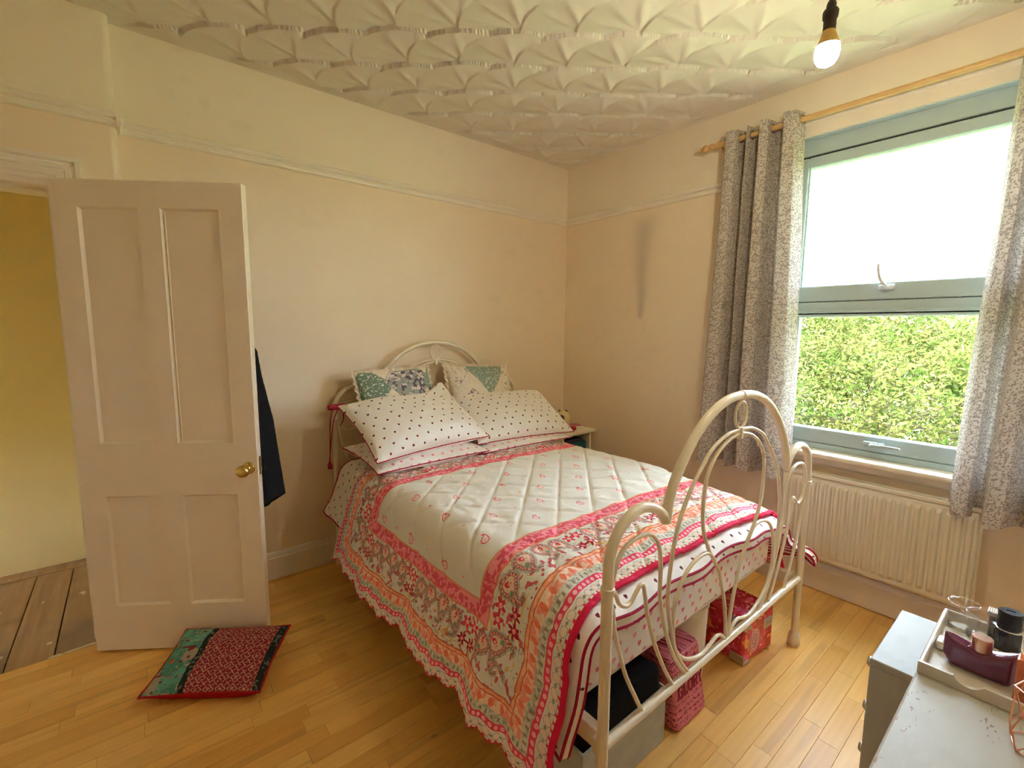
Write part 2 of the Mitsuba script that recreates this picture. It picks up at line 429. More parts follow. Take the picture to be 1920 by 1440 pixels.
wf = cat(ring_frame(WY0, WY1, WZ0, WZ1, .06, .06, .035, .082, .045, .13),
         box((.045, WY0 + .05, 1.519), (.13, WY1 - .05, 1.579), .004), box((.036, WY0 + .06, 1.519), (.05, WY1 - .06, 1.536), .004))
add('window_1__frame', wf, 'm_plastic', label='white plastic outer frame with a transom')
tag('window_1', kind='structure')
gk = cat(box((.058, WY0 + .061, 2.346), (.12, WY1 - .061, 2.359)), box((.075, WY0 + .061, 1.576), (.12, WY1 - .061, 1.582)), box((.075, WY0 + .061, 1.512), (.12, WY1 - .061, 1.520)), box((.075, WY0 + .061, .806), (.12, WY1 - .061, .812)))
add('window_1__gasket', gk, 'm_gasket', label='dark rubber seal')
for k, (z0, z1, b, t) in enumerate(((1.582, 2.347, .082, .055), (.812, 1.513, .077, .012))):
    n_ = num('window_1__sash', k)
    y0, y1 = WY0 + .061, WY1 - .061
    s_ = cat(ring_frame(y0, y1, z0, z1, .062, .062, b, t, .040, .105), ring_frame(y0 + .056, y1 - .056, z0 + b - .012, z1 - t + .008, .014, .014, .014, .010, .052, .09, .003))
    add(n_, s_, 'm_plastic')
    add(n_ + '__pane', box((.072, y0 + .055, z0 + b - .006), (.0722, y1 - .055, z1 - t + .004)), 'm_glass')
    scene[n_ + '__pane'] = mikit.ply((np.array([[.072, y0 + .055, z0 + b - .006], [.072, y1 - .055, z0 + b - .006], [.072, y1 - .055, z1 - t + .004], [.072, y0 + .055, z1 - t + .004]]), np.array([[0, 1, 2], [0, 2, 3]])), 'm_glass')
mat('m_metal_grey', (0.62, 0.64, 0.66), 0.35, 0.3)
lev = smooth_path([(.012, 0, 0), (-.012, -.002, .004), (-.026, .008, .018), (-.030, .02, .045), (-.032, .026, .075), (-.032, .029, .108)], 5)
hd = cat(box((.018, -.030, -.012), (.042, .034, .012), .005), tube(lev + [.0, 0, 0], [.009 - .004 * (i / len(lev)) for i in range(len(lev))], 10))
hd.apply_translation([0.0, -2.155, 1.640])
add('window_1__sash__handle', hd, 'm_metal_grey', 40, label='grey lever handle turned upright')
lev2 = smooth_path([(.012, .0, 0), (-.014, .002, 0), (-.028, -.02, .003), (-.030, -.06, .006), (-.030, -.115, .006)], 5)
hd2 = cat(box((.018, -.045, -.012), (.042, .045, .012), .005), lathe([(0, 0), (.015, 0), (.014, .012), (0, .014)], (.02, .0, 0), (-1, 0, 0), 20),
          tube(lev2, [.0105 - .004 * (i / len(lev2)) for i in range(len(lev2))], 10))
hd2.apply_translation([0.0, -2.165, .853])
add('window_1__sash_001__handle', hd2, 'm_plastic', 40, label='white lever handle lying flat')
sill = extrude_profile([(-0.055, 0), (0.052, 0), (0.060, -.006), (0.063, -.016), (0.060, -.026), (0.052, -.032), (0.030, -.034), (0.026, -.045), (0.020, -.066), (0.010, -.078), (0, -.078), (-0.055, -.03)], (0, WY0 - .09, WZ0 + .002), (0, WY1 + .09, WZ0 + .002))
add('trim_8', sill, 'm_white_paint', kind='structure')
reveal = cat(box((0.001, WY0, WZ1 - .003), (.046, WY1, WZ1)), box((0.001, WY1 - .003, WZ0), (.046, WY1, WZ1)), box((0.001, WY0, WZ0), (.046, WY0 + .003, WZ1)))
add('trim_9', reveal, 'm_plastic', kind='structure')
wa_ = [(0, 0), (.014, 0), (.014, .052), (.020, .056), (.020, .064), (.028, .070), (.030, .078), (.026, .084), (0, .084)]
warch = [extrude_profile(wa_, (0, WY0 - .084, WZ1), (0, WY1 + .084, WZ1))]
for s, y_ in ((1, WY1), (-1, WY0)):
    warch.append(trimesh.creation.extrude_polygon(Polygon([(-d, y_ + s * w) for d, w in wa_]), WZ1 - WZ0 + .002, engine='earcut').apply_translation([0, 0, WZ0]))
add('trim_10', cat(*warch), 'm_white_paint', kind='structure')

# ------------------------------------------------------------------ the door
DA = -0.6125
DH_ = V(-3.0633, -0.1817, 0)
TV, NV = V(math.cos(DA), math.sin(DA), 0), V(math.sin(DA), -math.cos(DA), 0)
DM = frame_M(DH_, TV, NV, V(0, 0, 1))      # local (u along the width, w towards the room, z); det < 0 is mended below
DW, DT = 0.7238, 0.036


def door_local(m):
    m = m.copy(); m.apply_transform(DM)
    if np.linalg.det(DM[:3, :3]) < 0:
        m.invert()
    return m


PAN = [(.097, .323, .936, 1.889), (.405, .630, .934, 1.890), (.097, .324, .216, .710), (.406, .634, .216, .710)]
cut = []
for (u0, u1, z0, z1) in PAN:
    for w0, w1 in ((0.001, -.013), (-DT - .001, -DT + .013)):
        pts = [(u, w0, z) for u in (u0, u1) for z in (z0, z1)] + [(u, w1, z) for u in (u0 + .009, u1 - .009) for z in (z0 + .009, z1 - .009)]
        cut.append(trimesh.convex.convex_hull(np.array(pts)))
    cut.append(box((u0 + .009, -DT, z0 + .009), (u1 - .009, 0, z1 - .009)))
body = wp([box((0, -DT, .010), (DW, 0, 1.993), .0025)] + cut, engine='manifold')
add('door_1', door_local(body), 'm_door_paint', kind='structure')
for i, (u0, u1, z0, z1) in enumerate(PAN):
    add(num('door_1__panel', i), door_local(box((u0 + .0085, -DT + .012, z0 + .0085), (u1 - .0085, -.012, z1 - .0085))), 'm_door_paint')
bead = cat(box((.4155, -.013, .944), (.421, -.007, 1.880), .002))
add('door_1__bead', door_local(bead), 'm_door_paint')
mat('m_brass', (0.62, 0.46, 0.16), 0.16, 1.0)
for i, s in enumerate((1, -1)):
    c = (.685, 0 if s > 0 else -DT, .824)
    kn = lathe([(0, 0), (.027, 0), (.0265, .004), (.022, .0065), (.017, .007), (.0105, .010), (.009, .020), (.0095, .028), (.016, .033), (.0235, .041), (.0262, .050), (.0245, .059), (.018, .066), (.008, .0695), (0, .070)], c, (0, s, 0), 36)
    add(num('door_1__knob', i), door_local(kn), 'm_brass', True, label='round brass knob')
lat = box((DW - .001, -.028, .79), (DW + .0015, -.010, .87), .0005)
add('door_1__latch_plate', door_local(lat), 'm_brass', label='brass latch plate')
for i, zc in enumerate((0.22, 1.03, 1.80)):
    add(num('door_1__hinge', i), door_local(cat(lathe([(0, -.05), (.006, -.05), (.006, .05), (0, .05)], (-.004, -DT - .004, zc), (0, 0, 1), 12), box((-.002, -DT - .001, zc - .045), (.004, -.01, zc + .045)))), 'm_brass')

# black coat on the back of the door
mat('m_coat', lambda p, n, uv: mix((0.003, 0.003, 0.004), (0.007, 0.007, 0.009), fbm(p.x * 60, p.y * 60, p.z * 60)), 0.85, spec=0.15, sheen=0.3)


def coat():
    # a hanging coat: rounded slab, wide at the shoulders, flaring at the hem; local u, w (behind the door), z
    zs = np.linspace(0.60, 1.50, 46)
    th = np.linspace(0, 2 * np.pi, 72, endpoint=False)
    rows = []
    for z in zs:
        k = (z - 0.60) / 0.90
        uc, hw = 0.545, np.interp(k, [0, .2, .55, .8, .93, 1], [.195, .185, .165, .155, .10, .03])
        dep = np.interp(k, [0, .45, .62, .66, .80, 1], [.215, .185, .125, .105, .075, .03])
        fold = 1 + .10 * np.sin(5 * th + 3 * k) * (1 - k) + .05 * np.sin(9 * th + 1)
        c, s = np.cos(th), np.sin(th)
        e = 0.55
        u = uc + hw * np.sign(c) * np.abs(c) ** e * (1 + .04 * np.sin(7 * th))
        w = -DT - .008 - dep * (0.5 + 0.5 * np.sign(s) * np.abs(s) ** e) * np.where(s > -.2, fold, 1)
        rows.append(np.stack([u, w, np.full_like(u, z) + .035 * np.clip(c, 0, 1) * np.clip(1 - k * 4, 0, 1)], -1))
    P = np.array(rows)
    v = P.reshape(-1, 3)
    f = grid_faces(len(zs), 72)
    i = np.arange(72)
    wrapf = []
    for a in range(len(zs) - 1):
        wrapf.append([a * 72 + 71, (a + 1) * 72 + 71, (a + 1) * 72]); wrapf.append([a * 72 + 71, (a + 1) * 72, a * 72])
    v = np.vstack([v, P[0].mean(0), P[-1].mean(0)])
    caps = [[j, (j + 1) % 72, len(v) - 2] for j in i] + [[(len(zs) - 1) * 72 + (j + 1) % 72, (len(zs) - 1) * 72 + j, len(v) - 1] for j in i]
    m = trimesh.Trimesh(v, np.vstack([f, wrapf, caps]), process=False)
    trimesh.repair.fix_normals(m)
    return m


add('coat', door_local(coat()), 'm_coat', True, label='black coat hanging behind the open white door', cat='coat')
hk = cat(tube(smooth_path([(.545, -DT, 1.52), (.545, -DT - .03, 1.515), (.545, -DT - .055, 1.53), (.545, -DT - .06, 1.555)], 6), .004, 8), box((.53, -DT - .004, 1.49), (.56, -DT, 1.58), .002))
add('door_1__coat_hook', door_local(hk), 'm_brass', 40)

# ------------------------------------------------------------------ curtain pole and curtains
PX, PZ = -0.095, 2.507
mat('m_pole', lambda p, n, uv: mix((0.50, 0.29, 0.11), (0.64, 0.41, 0.18), fbm(p.x * 60, p.y * 5, p.z * 60)), 0.35, spec=0.5)
add('curtain_pole__rod', tube([(PX, -3.02, PZ), (PX, -1.290, PZ)], .0142, 20), 'm_pole', 40)
fin = lathe([(0, 0), (.0142, 0), (.0142, .012), (.0185, .018), (.0185, .026), (.012, .032), (.0105, .040), (.0175, .047), (.0215, .058), (.020, .070), (.013, .080), (.011, .085), (.014, .090), (.011, .098), (.004, .103), (0, .104)], (PX, -1.300, PZ), (0, 1, 0), 24)
add('curtain_pole__finial', fin, 'm_pole', 50)
for i, yb in enumerate((-1.322, -2.99)):
    br = cat(tube([(-.002, yb, PZ - .005), (PX, yb, PZ - .005)], .0085, 14), lathe([(0, 0), (.022, 0), (.022, .008), (.014, .014), (0, .014)], (0, yb, PZ - .005), (-1, 0, 0), 20), lathe([(0.0142, -.009), (.020, -.009), (.020, .009), (.0142, .009)], (PX, yb, PZ), (0, 1, 0), 24))
    add(num('curtain_pole__bracket', i), br, 'm_pole', 40)
tag('curtain_pole', 'wooden curtain pole with a turned finial above the window', 'curtain pole')


def curtain_print(p, n, uv):
    s = 100.0
    x, y = uv.x * s, uv.y * s
    x2, y2 = x + 0.9 * noise(x * .6, y * .6, 4), y + 0.9 * noise(x * .6, y * .6, 9)
    d1, d2, w = voronoi(x2, y2)
    leaf = (1 - smoothstep(0.28, 0.40, d1)) * dr.select(w > 0.30, 1.0, 0.0)
    stem = (1 - smoothstep(0.02, 0.09, dr.abs(noise(x * .55 + 40, y * .55) - 0.5))) * 0.8
    k = dr.maximum(leaf, stem)
    ink = mix((0.13, 0.095, 0.08), (0.24, 0.19, 0.165), w)
    return mix((0.50, 0.445, 0.395), ink, 0.74 * k)


scene['m_curtain'] = {'type': 'twosided', 'bsdf': {'type': 'principled', 'base_color': tex(curtain_print), 'roughness': 0.85, 'specular': 0.2, 'sheen': 0.3}}
scene['m_curtain'] = {'type': 'principledthin', 'base_color': tex(curtain_print), 'roughness': 0.85, 'diff_trans': 0.22, 'spec_trans': 0.0, 'eta': 1.3, 'sheen': 0.2}


def curtain(ytop, ybot, ztop, zbot, xs_top, xs_bot, ts, width, ripple, seed):
    """ts: fold nodes in 0..1; xs: their distances from the wall. Returns points grid (n across, m down) and uv."""
    n, m = 260, 90
    t = np.linspace(0, 1, n)
    from scipy.interpolate import PchipInterpolator as PI
    ft, fb = PI(ts, xs_top)(t), PI(ts, xs_bot)(t)
    k = np.linspace(0, 1, m)[None, :]
    kk = k ** 0.9
    X = ft[:, None] * (1 - kk) + fb[:, None] * kk
    yt = ytop[0] + (ytop[1] - ytop[0]) * t
    yb = ybot[0] + (ybot[1] - ybot[0]) * t
    side = .5 * np.gradient(ft) / (np.abs(np.gradient(ft)).max() + 1e-9)
    Y = yt[:, None] * (1 - kk) + yb[:, None] * kk + .012 * side[:, None] * (1 - .3 * k)
    rng = np.stack([t[:, None] * 7 + 0 * k, k * 3 + 0 * t[:, None], np.full((n, m), seed)], -1)
    X = X + ripple * (meshkit.fbm(rng, 3) - .5) * np.clip(k * 4, 0, 1)
    Y = Y + ripple * .7 * (meshkit.fbm(rng + 9, 3) - .5) * np.clip(k * 4, 0, 1)
    hem = zbot + .010 * np.sin(t * 23 + seed)
    Z = ztop * (1 - k) + hem[:, None] * k
    P = np.stack([X, Y, Z], -1)
    arc = np.concatenate([[0], np.cumsum(np.hypot(np.diff(ft), np.diff(yt)))])
    uv = np.stack([np.repeat(arc[:, None], m, 1), np.repeat(Z.mean(0)[None, :], n, 0)], -1)
    return P, uv


def sheet(P, uv, m, key, **kw):
    nu, nv = P.shape[:2]
    add(key, trimesh.Trimesh(P.reshape(-1, 3), grid_faces(nu, nv), process=False), m, True, uv=uv.reshape(-1, 2), **kw)


mat('m_eyelet', (0.42, 0.36, 0.28), 0.3, 0.9)
tsL = [0, .10, .21, .29, .36, .43, .53, .62, .69, .82, .93, 1.0]
xtL = [-.070, -.145, -.135, -.045, -.140, -.050, -.150, -.135, -.040, -.155, -.145, -.070]
xbL = [-.055, -.140, -.125, -.030, -.125, -.040, -.165, -.130, -.040, -.175, -.135, -.045]
P, uv = curtain((-1.350, -1.772), (-1.272, -1.830), 2.548, .612, xtL, xbL, tsL, 1.1, .022, 2)
sheet(P, uv, 'm_curtain', 'curtain__cloth')


def eyelets(root, P, rows=10):
    prev, k = None, 0
    Z0 = P[:, 0, :]
    for i in range(1, len(Z0)):
        if (Z0[i - 1, 0] - PX) * (Z0[i, 0] - PX) < 0:
            q = P[i, 2].copy(); q[0] = PX; q[2] = PZ
            tg = P[min(i + 3, len(Z0) - 1), 2] - P[max(i - 3, 0), 2]; tg[2] = 0
            nrm = np.cross(tg, [0, 0, 1]); nrm /= np.linalg.norm(nrm)
            th = np.linspace(0, 2 * np.pi, 28, endpoint=False)
            a = np.cross(nrm, [0, 0, 1])
            ring = q + .0215 * (np.cos(th)[:, None] * a + np.sin(th)[:, None] * V(0, 0, 1))
            add(num(root + '__eyelet', k), tube(ring, .0042, 8, closed=True), 'm_eyelet', True, label='metal eyelet')
            k += 1


eyelets('curtain', P)
tag('curtain', 'floral eyelet curtain left of the window, drawn above the footboard', 'curtain')
tsR = [0, .06, .13, .20, .27, .36, .46, .52, .60, .70, .78, .88, 1.0]
xtR = [-.06, -.125, -.135, -.045, -.145, -.140, -.040, -.045, -.155, -.145, -.040, -.150, -.06]
xbR = [-.085, -.135, -.150, -.085, -.200, -.205, -.075, -.060, -.210, -.200, -.075, -.205, -.09]
P, uv = curtain((-2.530, -2.985), (-2.470, -2.965), 2.548, .628, xtR, xbR, tsR, 1.1, .020, 5)
sheet(P, uv, 'm_curtain', 'curtain_001__cloth')
eyelets('curtain_001', P)
tag('curtain_001', 'floral eyelet curtain at the right edge of the photo, hanging over the radiator end', 'curtain')

# ------------------------------------------------------------------ radiator
mat('m_radiator', (0.70, 0.655, 0.55), 0.35, spec=0.5)


def radiator():
    y0, y1, z0, z1 = -2.585, -1.795, .205, .655
    n = int(round((y1 - y0) / .0025)); m = 90
    ys, zs = np.linspace(y0, y1, n), np.linspace(z0, z1, m)
    Y, Z = np.meshgrid(ys, zs, indexing='ij')
    ph = ((Y - y0 - .018) / .0352) % 1.0
    st = lambda a, b, x: np.clip((x - a) / (b - a), 0, 1) ** 2 * (3 - 2 * np.clip((x - a) / (b - a), 0, 1))
    ridge = st(.0, .14, ph) * (1 - st(.56, .72, ph))
    inz = st(z0 + .030, z0 + .048, Z) * (1 - st(z1 - .040, z1 - .022, Z))
    iny = (Y > y0 + .018) & (Y < y1 - .018)
    edge = np.minimum(np.minimum(Y - y0, y1 - Y), np.minimum(Z - z0, z1 - Z))
    X = -.098 - .0125 * ridge * inz * iny + .008 * (1 - st(0, .010, edge))
    P = np.stack([X, Y, Z], -1)
    v, f = shell(P[::-1], .003)
    return trimesh.Trimesh(v, f, process=False)


rp = radiator()
add('radiator__panel', rp, 'm_radiator', 35)
rp2 = box((-.050, -2.585, .205), (-.044, -1.795, .655), .002)
add('radiator__panel_001', rp2, 'm_radiator')
grille = [box((-.100, -2.587, .656), (-.094, -1.793, .674), .002), box((-.048, -2.587, .656), (-.042, -1.793, .674), .002)]
yy = -2.58
while yy < -1.80:
    grille.append(box((-.095, yy, .664), (-.047, yy + .007, .670)))
    yy += .0155
grille += [box((-.0965, -2.588, .664), (-.0915, -1.792, .674), .001), box((-.0745, -2.588, .664), (-.0685, -1.792, .674), .001)]
add('radiator__grille', cat(*grille), 'm_radiator', label='slotted top grille')
for i, (a, b) in enumerate(((-2.592, -2.586), (-1.794, -1.788))):
    add(num('radiator__side_cover', i), box((-.100, a, .21), (-.042, b, .672), .002), 'm_radiator')
add('radiator__bracket', box((-.044, -2.45, .3), (-.001, -2.42, .6), .002), 'm_radiator')
add('radiator__bracket_001', box((-.044, -1.96, .3), (-.001, -1.93, .6), .002), 'm_radiator')
add('radiator__pipe', tube(smooth_path([(-.07, -1.80, .235), (-.07, -1.755, .235), (-.07, -1.745, .22), (-.07, -1.745, .02), (-.07, -1.745, 0)], 6), .008, 12), 'm_radiator', 40)
tag('radiator', 'cream ribbed panel radiator below the window sill', 'radiator')

# ------------------------------------------------------------------ bed frame
XC, YF, YH = -1.285, -2.080, -0.060
mat('m_bed', (0.78, 0.715, 0.58), 0.25, spec=0.5, clearcoat=0.3)
OUT_S = [(-.679, .80), (-.672, .86), (-.645, .91), (-.60, .94), (-.545, .951), (-.49, .937), (-.45, .912), (-.430, .885)]
OUT_B = [(-.428, .878), (-.412, .95), (-.37, 1.022), (-.30, 1.10), (-.21, 1.163), (-.11, 1.199), (0, 1.21)]
RODS = [
    [(-.662, .765), (-.645, .825), (-.61, .862), (-.545, .872), (-.49, .858), (-.455, .815), (-.441, .74), (-.438, .66), (-.405, .545), (-.345, .425), (-.272, .33)],
    [(-.668, .74), (-.655, .70), (-.648, .655), (-.63, .594), (-.592, .492), (-.541, .396), (-.503, .33)],
    [(-.668, .775), (-.645, .741), (-.629, .711), (-.604, .694), (-.579, .694), (-.555, .715), (-.536, .729), (-.522, .72), (-.513, .687), (-.495, .619), (-.452, .512), (-.399, .413), (-.345, .33)],
    [(-.008, 1.092), (-.091, 1.085), (-.181, 1.053), (-.237, 1.008), (-.291, .955), (-.341, .885), (-.373, .81), (-.391, .72), (-.396, .646), (-.381, .563), (-.349, .465), (-.305, .39), (-.255, .33)],
    [(-.008, 1.080), (-.088, 1.062), (-.151, 1.03), (-.199, .978), (-.216, .917), (-.217, .843), (-.203, .781), (-.165, .715), (-.116, .655), (-.085, .613), (-.062, .56), (-.033, .48), (-.013, .39), (-.008, .33)],
    [(-.118, .662), (-.158, .70), (-.205, .711), (-.265, .70), (-.315, .668), (-.352, .607), (-.360, .54), (-.349, .465), (-.320, .42), (-.276, .385), (-.231, .365), (-.175, .353), (-.119, .362), (-.078, .374), (-.04, .362), (-.014, .335)],
]
cnt = {}


def part(base, mesh, m, smooth=40, **kw):
    i = cnt.get(base, 0); cnt[base] = i + 1
    return add(num(base, i), mesh, m, smooth, **kw)


def bed_end(y, dz, name):
    P3 = lambda pts, s: [(XC + s * a, y, b + dz) for a, b in pts]
    for s in (1, -1):
        post = [(-.679, .045 - dz), (-.679, .3), (-.679, .6), (-.679, .76)]
        path = np.vstack([P3(post, s), smooth_path(P3(OUT_S, s), 6)])
        rad = [.0155] * 4 + [.0145] * (len(path) - 4)
        part(f'bed__{name}_post', tube(path, rad, 18), 'm_bed')
        part(f'bed__{name}_collar', lathe([(.0155, -.010), (.0185, -.008), (.0185, .008), (.0155, .010)], (XC + s * -.679, y, .765 + dz), sides=20), 'm_bed', label='raised ring on the post')
        part('bed__foot_cap', lathe([(0, 0), (.022, 0), (.0255, .006), (.027, .020), (.026, .030), (.0235, .034), (.0245, .042), (.022, .052), (.0185, .060), (.0158, .064)], (XC + s * -.679, y, 0), sides=24), 'm_bed', label='rounded cream foot')
    full = P3(OUT_B, 1) + P3(OUT_B[-2::-1], -1)
    part(f'bed__{name}_arch', tube(smooth_path(full, 7), .0145, 18), 'm_bed')
    for s in (1, -1):
        for rd in RODS:
            part('bed__scroll_rod', tube(smooth_path([(XC + s * a, y + .0 * s, b + dz) for a, b in rd], 6), .0062, 10), 'm_bed')
    th = np.linspace(0, 2 * np.pi, 36, endpoint=False)
    part('bed__ring', tube(np.stack([XC + .040 * np.cos(th), np.full(36, y), 1.142 + dz + .046 * np.sin(th)], -1), .0052, 10, closed=True), 'm_bed')
    part('bed__clip', box((XC - .009, y - .011, 1.060 + dz), (XC + .009, y + .011, 1.100 + dz), .003), 'm_bed')
    part('bed__clip', lathe([(.0145, -.008), (.0168, -.007), (.0168, .007), (.0145, .008)], (XC, y, 1.2095 + dz), (1, 0, 0), 20), 'm_bed')
    part(f'bed__{name}_rail', tube([(XC - .675, y, .325 + dz), (XC + .675, y, .325 + dz)], .0135, 16), 'm_bed')


bed_end(YF, 0.0, 'footboard')
bed_end(YH, 0.122, 'headboard')
for s in (1, -1):
    part('bed__side_rail', cat(box((XC + s * .672, YF + .016, .288), (XC + s * .640, YH - .016, .345), .003), box((XC + s * .668, YF + .002, .295), (XC + s * .690, YF + .03, .340), .003)), 'm_bed', smooth=False)
for k in range(13):
    yk = -.16 - k * .143
    part('bed__slat', box((XC - .645, yk - .04, .332), (XC + .645, yk + .04, .345), .002), 'm_pole', smooth=False)
tag('bed', 'cream painted metal double bed with arched scrollwork footboard and headboard', 'bed')

# ------------------------------------------------------------------ bedding: materials
def heart(x, y):
    """< 0 inside a heart of about unit size."""
    a = x * x + y * y - 1
    return a * a * a - x * x * y * y * y


def hearts(p_x, p_y, sx, sy, size, rot=0.0, jit=0.25):
    row = dr.floor(p_y / sy)
    xx = p_x / sx + 0.5 * (row - 2 * dr.floor(row / 2))
    col = dr.floor(xx)
    lx = (xx - col - 0.5) * sx + sx * jit * (cell_rand(col, row, 1) - .5)
    ly = (p_y / sy - row - 0.5) * sy + sy * jit * (cell_rand(col, row, 2) - .5)
    t = rot + 0.9 * (cell_rand(col, row, 3) - .5)
    c, s = dr.cos(t), dr.sin(t)
    return heart((lx * c - ly * s) / size, (lx * s + ly * c) / size), cell_rand(col, row, 4)


def cloth_bump(p, n, uv):
    return fbm(p.x * 18, p.y * 18, p.z * 18, 3)


def dark_heart_cloth(p, n, uv):
    h, r = hearts(uv.x, uv.y, .072, .048, .0058)
    return dr.select(h < 0, mix((.085, .008, .012), (.21, .015, .03), r), mi.Color3f(.80, .775, .73))


def pink_heart_cloth(p, n, uv):
    h, r = hearts(uv.x, uv.y, .060, .042, .0078)
    return dr.select(h < 0, mix((.70, .18, .27), (.78, .34, .42), r), mi.Color3f(.81, .785, .75))


def sheet_cloth(p, n, uv):
    h, r = hearts(p.x + p.y, p.z + dr.select(dr.abs(n.z) > .6, p.x * .0 + p.y, 0.0), .066, .037, .0085, jit=.35)
    return dr.select(h < 0, mix((.62, .16, .25), (.78, .42, .48), r), mi.Color3f(.81, .785, .75))


def stripe_cloth(p, n, uv):
    k = (uv.x + uv.y * .3) / .022
    f = k - dr.floor(k)
    return dr.select(f < .5, mi.Color3f(.42, .02, .06), mi.Color3f(.78, .72, .70))


mat('m_dark_hearts', dark_heart_cloth, .8, spec=.2, sheen=.2, bump=cloth_bump, bscale=.0035)
mat('m_pink_hearts', pink_heart_cloth, .8, spec=.2, sheen=.2, bump=cloth_bump, bscale=.0035)
mat('m_sheet', sheet_cloth, .8, spec=.2, sheen=.2, bump=cloth_bump, bscale=.002)
mat('m_stripe', stripe_cloth, .8, spec=.2)
mat('m_piping', (.34, .008, .045), .7, spec=.2)
mat('m_mattress', (.60, .60, .60), .8)


def paisley_sd(x, y):
    d = mi.Float(9)
    for cx, cy, r in ((0, 0, 1), (.16, .50, .80), (.36, .95, .56), (.50, 1.35, .38), (.50, 1.70, .27), (.34, 1.98, .20), (.10, 2.10, .15), (-.12, 2.02, .11)):
        d = dr.minimum(d, dr.sqrt(dr.square(x - cx) + dr.square(y - cy)) - r)
    return d


CREAM, RED, DRED, PINK, ORNG, SAGE, BRN = (.68, .655, .59), (.62, .045, .085), (.36, .015, .04), (.78, .20, .26), (.74, .22, .07), (.40, .42, .33), (.26, .18, .15)


def quilt_print(p, n, uv):
    u, v = uv.x, uv.y
    bl, br, bf, bt = (-.845 - u) / .255, (u - .845) / .255, (-1.645 - v) / .315, (v + .715) / .315
    side = dr.maximum(bl, br)
    ends = dr.maximum(bf, bt)
    on_side = side > ends
    b = dr.maximum(side, ends)
    a = dr.select(on_side, v, u)
    cream = mi.Color3f(*CREAM)
    # field: small paisley sprigs in staggered rows with dots between
    cx = dr.floor((u + .055) / .128)
    par = cx - 2 * dr.floor(cx / 2)
    vy = v + .205 + par * .127
    cy = dr.floor(vy / .255)
    lx, ly = u + .055 - (cx + .5) * .128, vy - (cy + .5) * .255
    t = 0.9 * (cell_rand(cx, cy, 5) - .5) + .3
    c_, s_ = dr.cos(t), dr.sin(t)
    sg = dr.select(cell_rand(cx, cy, 6) > .5, 1.0, -1.0)
    qx, qy = (lx * c_ - ly * s_) * sg / .0140, (lx * s_ + ly * c_) / .0140 + .9
    d = paisley_sd(qx, qy)
    field = mix(cream, (.70, .08, .14), dr.select((d < .08) & (d > -.18), 1.0, 0.0))
    field = mix(field, (.78, .30, .34), dr.select((d < -.42) & (noise(u * 420, v * 420) > .45), .85, 0.0))
    dx, dy = lx, dr.abs(ly) - .127
    dot = dr.sqrt(dx * dx + dy * dy)
    field = mix(field, (.62, .10, .10), dr.select((dot < .0045) & (noise(u * 700, v * 700) > .35), .9, 0.0))
    # pink band
    w = fbm(u * 85, v * 85, 0, 2)
    band = mix((.66, .075, .13), (.80, .28, .32), smoothstep(.42, .58, w))
    pb = dr.select((b > -.19) & (b < 0), 1.0, 0.0)
    edge = dr.select(((b > -.215) & (b < -.185)) | ((b > -.012) & (b < .012)), 1.0, 0.0)
    col = mix(mix(field, band, pb), (.70, .20, .09), .8 * edge)
    # wide border: large paisleys, red flowers, leaves
    A = .195
    k = dr.floor(a / A)
    la = a - (k + .5) * A
    m = dr.select(k - 2 * dr.floor(k / 2) > .5, 1.0, -1.0)
    bb = b * .30
    inner = mi.Color3f(*CREAM)
    twig = fbm(u * 34 + 7, v * 34, 3, 2)
    inner = mix(inner, BRN, dr.select(dr.abs(twig - .5) < .014, .65, 0.0))
    inner = mix(inner, (.52, .04, .07), dr.select(noise(u * 85 + 3, v * 85) > .72, .9, 0.0))
    inner = mix(inner, (.62, .42, .12), dr.select(noise(u * 60 + 13, v * 60) > .86, .8, 0.0))
    for ox, oy, sc, tt in ((-.058, .040, .0335, -.12), (.016, .050, .0335, .10)):
        px, py = la * m - ox, bb - oy
        ct, st = math.cos(tt), math.sin(tt)
        q1, q2 = (px * ct - py * st) / sc, (px * st + py * ct) / sc
        d = paisley_sd(q1, q2)
        ang = dr.atan2(q2 - .35, q1 - .1)
        beads = dr.sin(ang * 17) > 0
        c = mi.Color3f(.70, .53, .43)
        c = mix(c, BRN, dr.select(d > -.11, 1.0, 0.0))
        c = mix(c, (.50, .03, .06), dr.select((d < -.13) & (d > -.27), dr.select(beads, 1.0, .3), 0.0))
        c = mix(c, (.34, .07, .07), dr.select((d < -.31) & (d > -.38), 1.0, 0.0))
        rr = dr.sqrt(dr.square(q1 - .05) + dr.square(q2 + .12))
        c = mix(c, RED, dr.select(rr < .30 + .12 * dr.cos(ang * 5 + 1), 1.0, 0.0))
        c = mix(c, (.80, .45, .42), dr.select(rr < .12, 1.0, 0.0))
        rg = dr.sqrt(dr.square(q1 - .34) + dr.square((q2 - .80) * .8))
        c = mix(c, (.20, .30, .22), dr.select(rg < .21, 1.0, 0.0))
        inner = dr.select(d < .0, c, inner)
        inner = dr.select((d > .06) & (d < .14), mix(inner, BRN, .8), inner)
    fx, fy = la * m - .076, bb - .108
    fr, fa = dr.sqrt(fx * fx + fy * fy), dr.atan2(fy, fx)
    inner = mix(inner, DRED, dr.select(fr < .017 + .007 * dr.cos(fa * 6), 1.0, 0.0))
    inner = mix(inner, (.78, .30, .30), dr.select(fr < .007, 1.0, 0.0))
    fx, fy = la * m - .078, bb - .042
    fr, fa = dr.sqrt(fx * fx + fy * fy), dr.atan2(fy, fx)
    inner = mix(inner, RED, dr.select(fr < .019 + .008 * dr.cos(fa * 5), 1.0, 0.0))
    inner = mix(inner, (.80, .42, .40), dr.select(fr < .008, 1.0, 0.0))
    col = dr.select(b > .012, inner, col)
    # strips outside it
    ga = a / .021
    fa_ = ga - dr.floor(ga) - .5
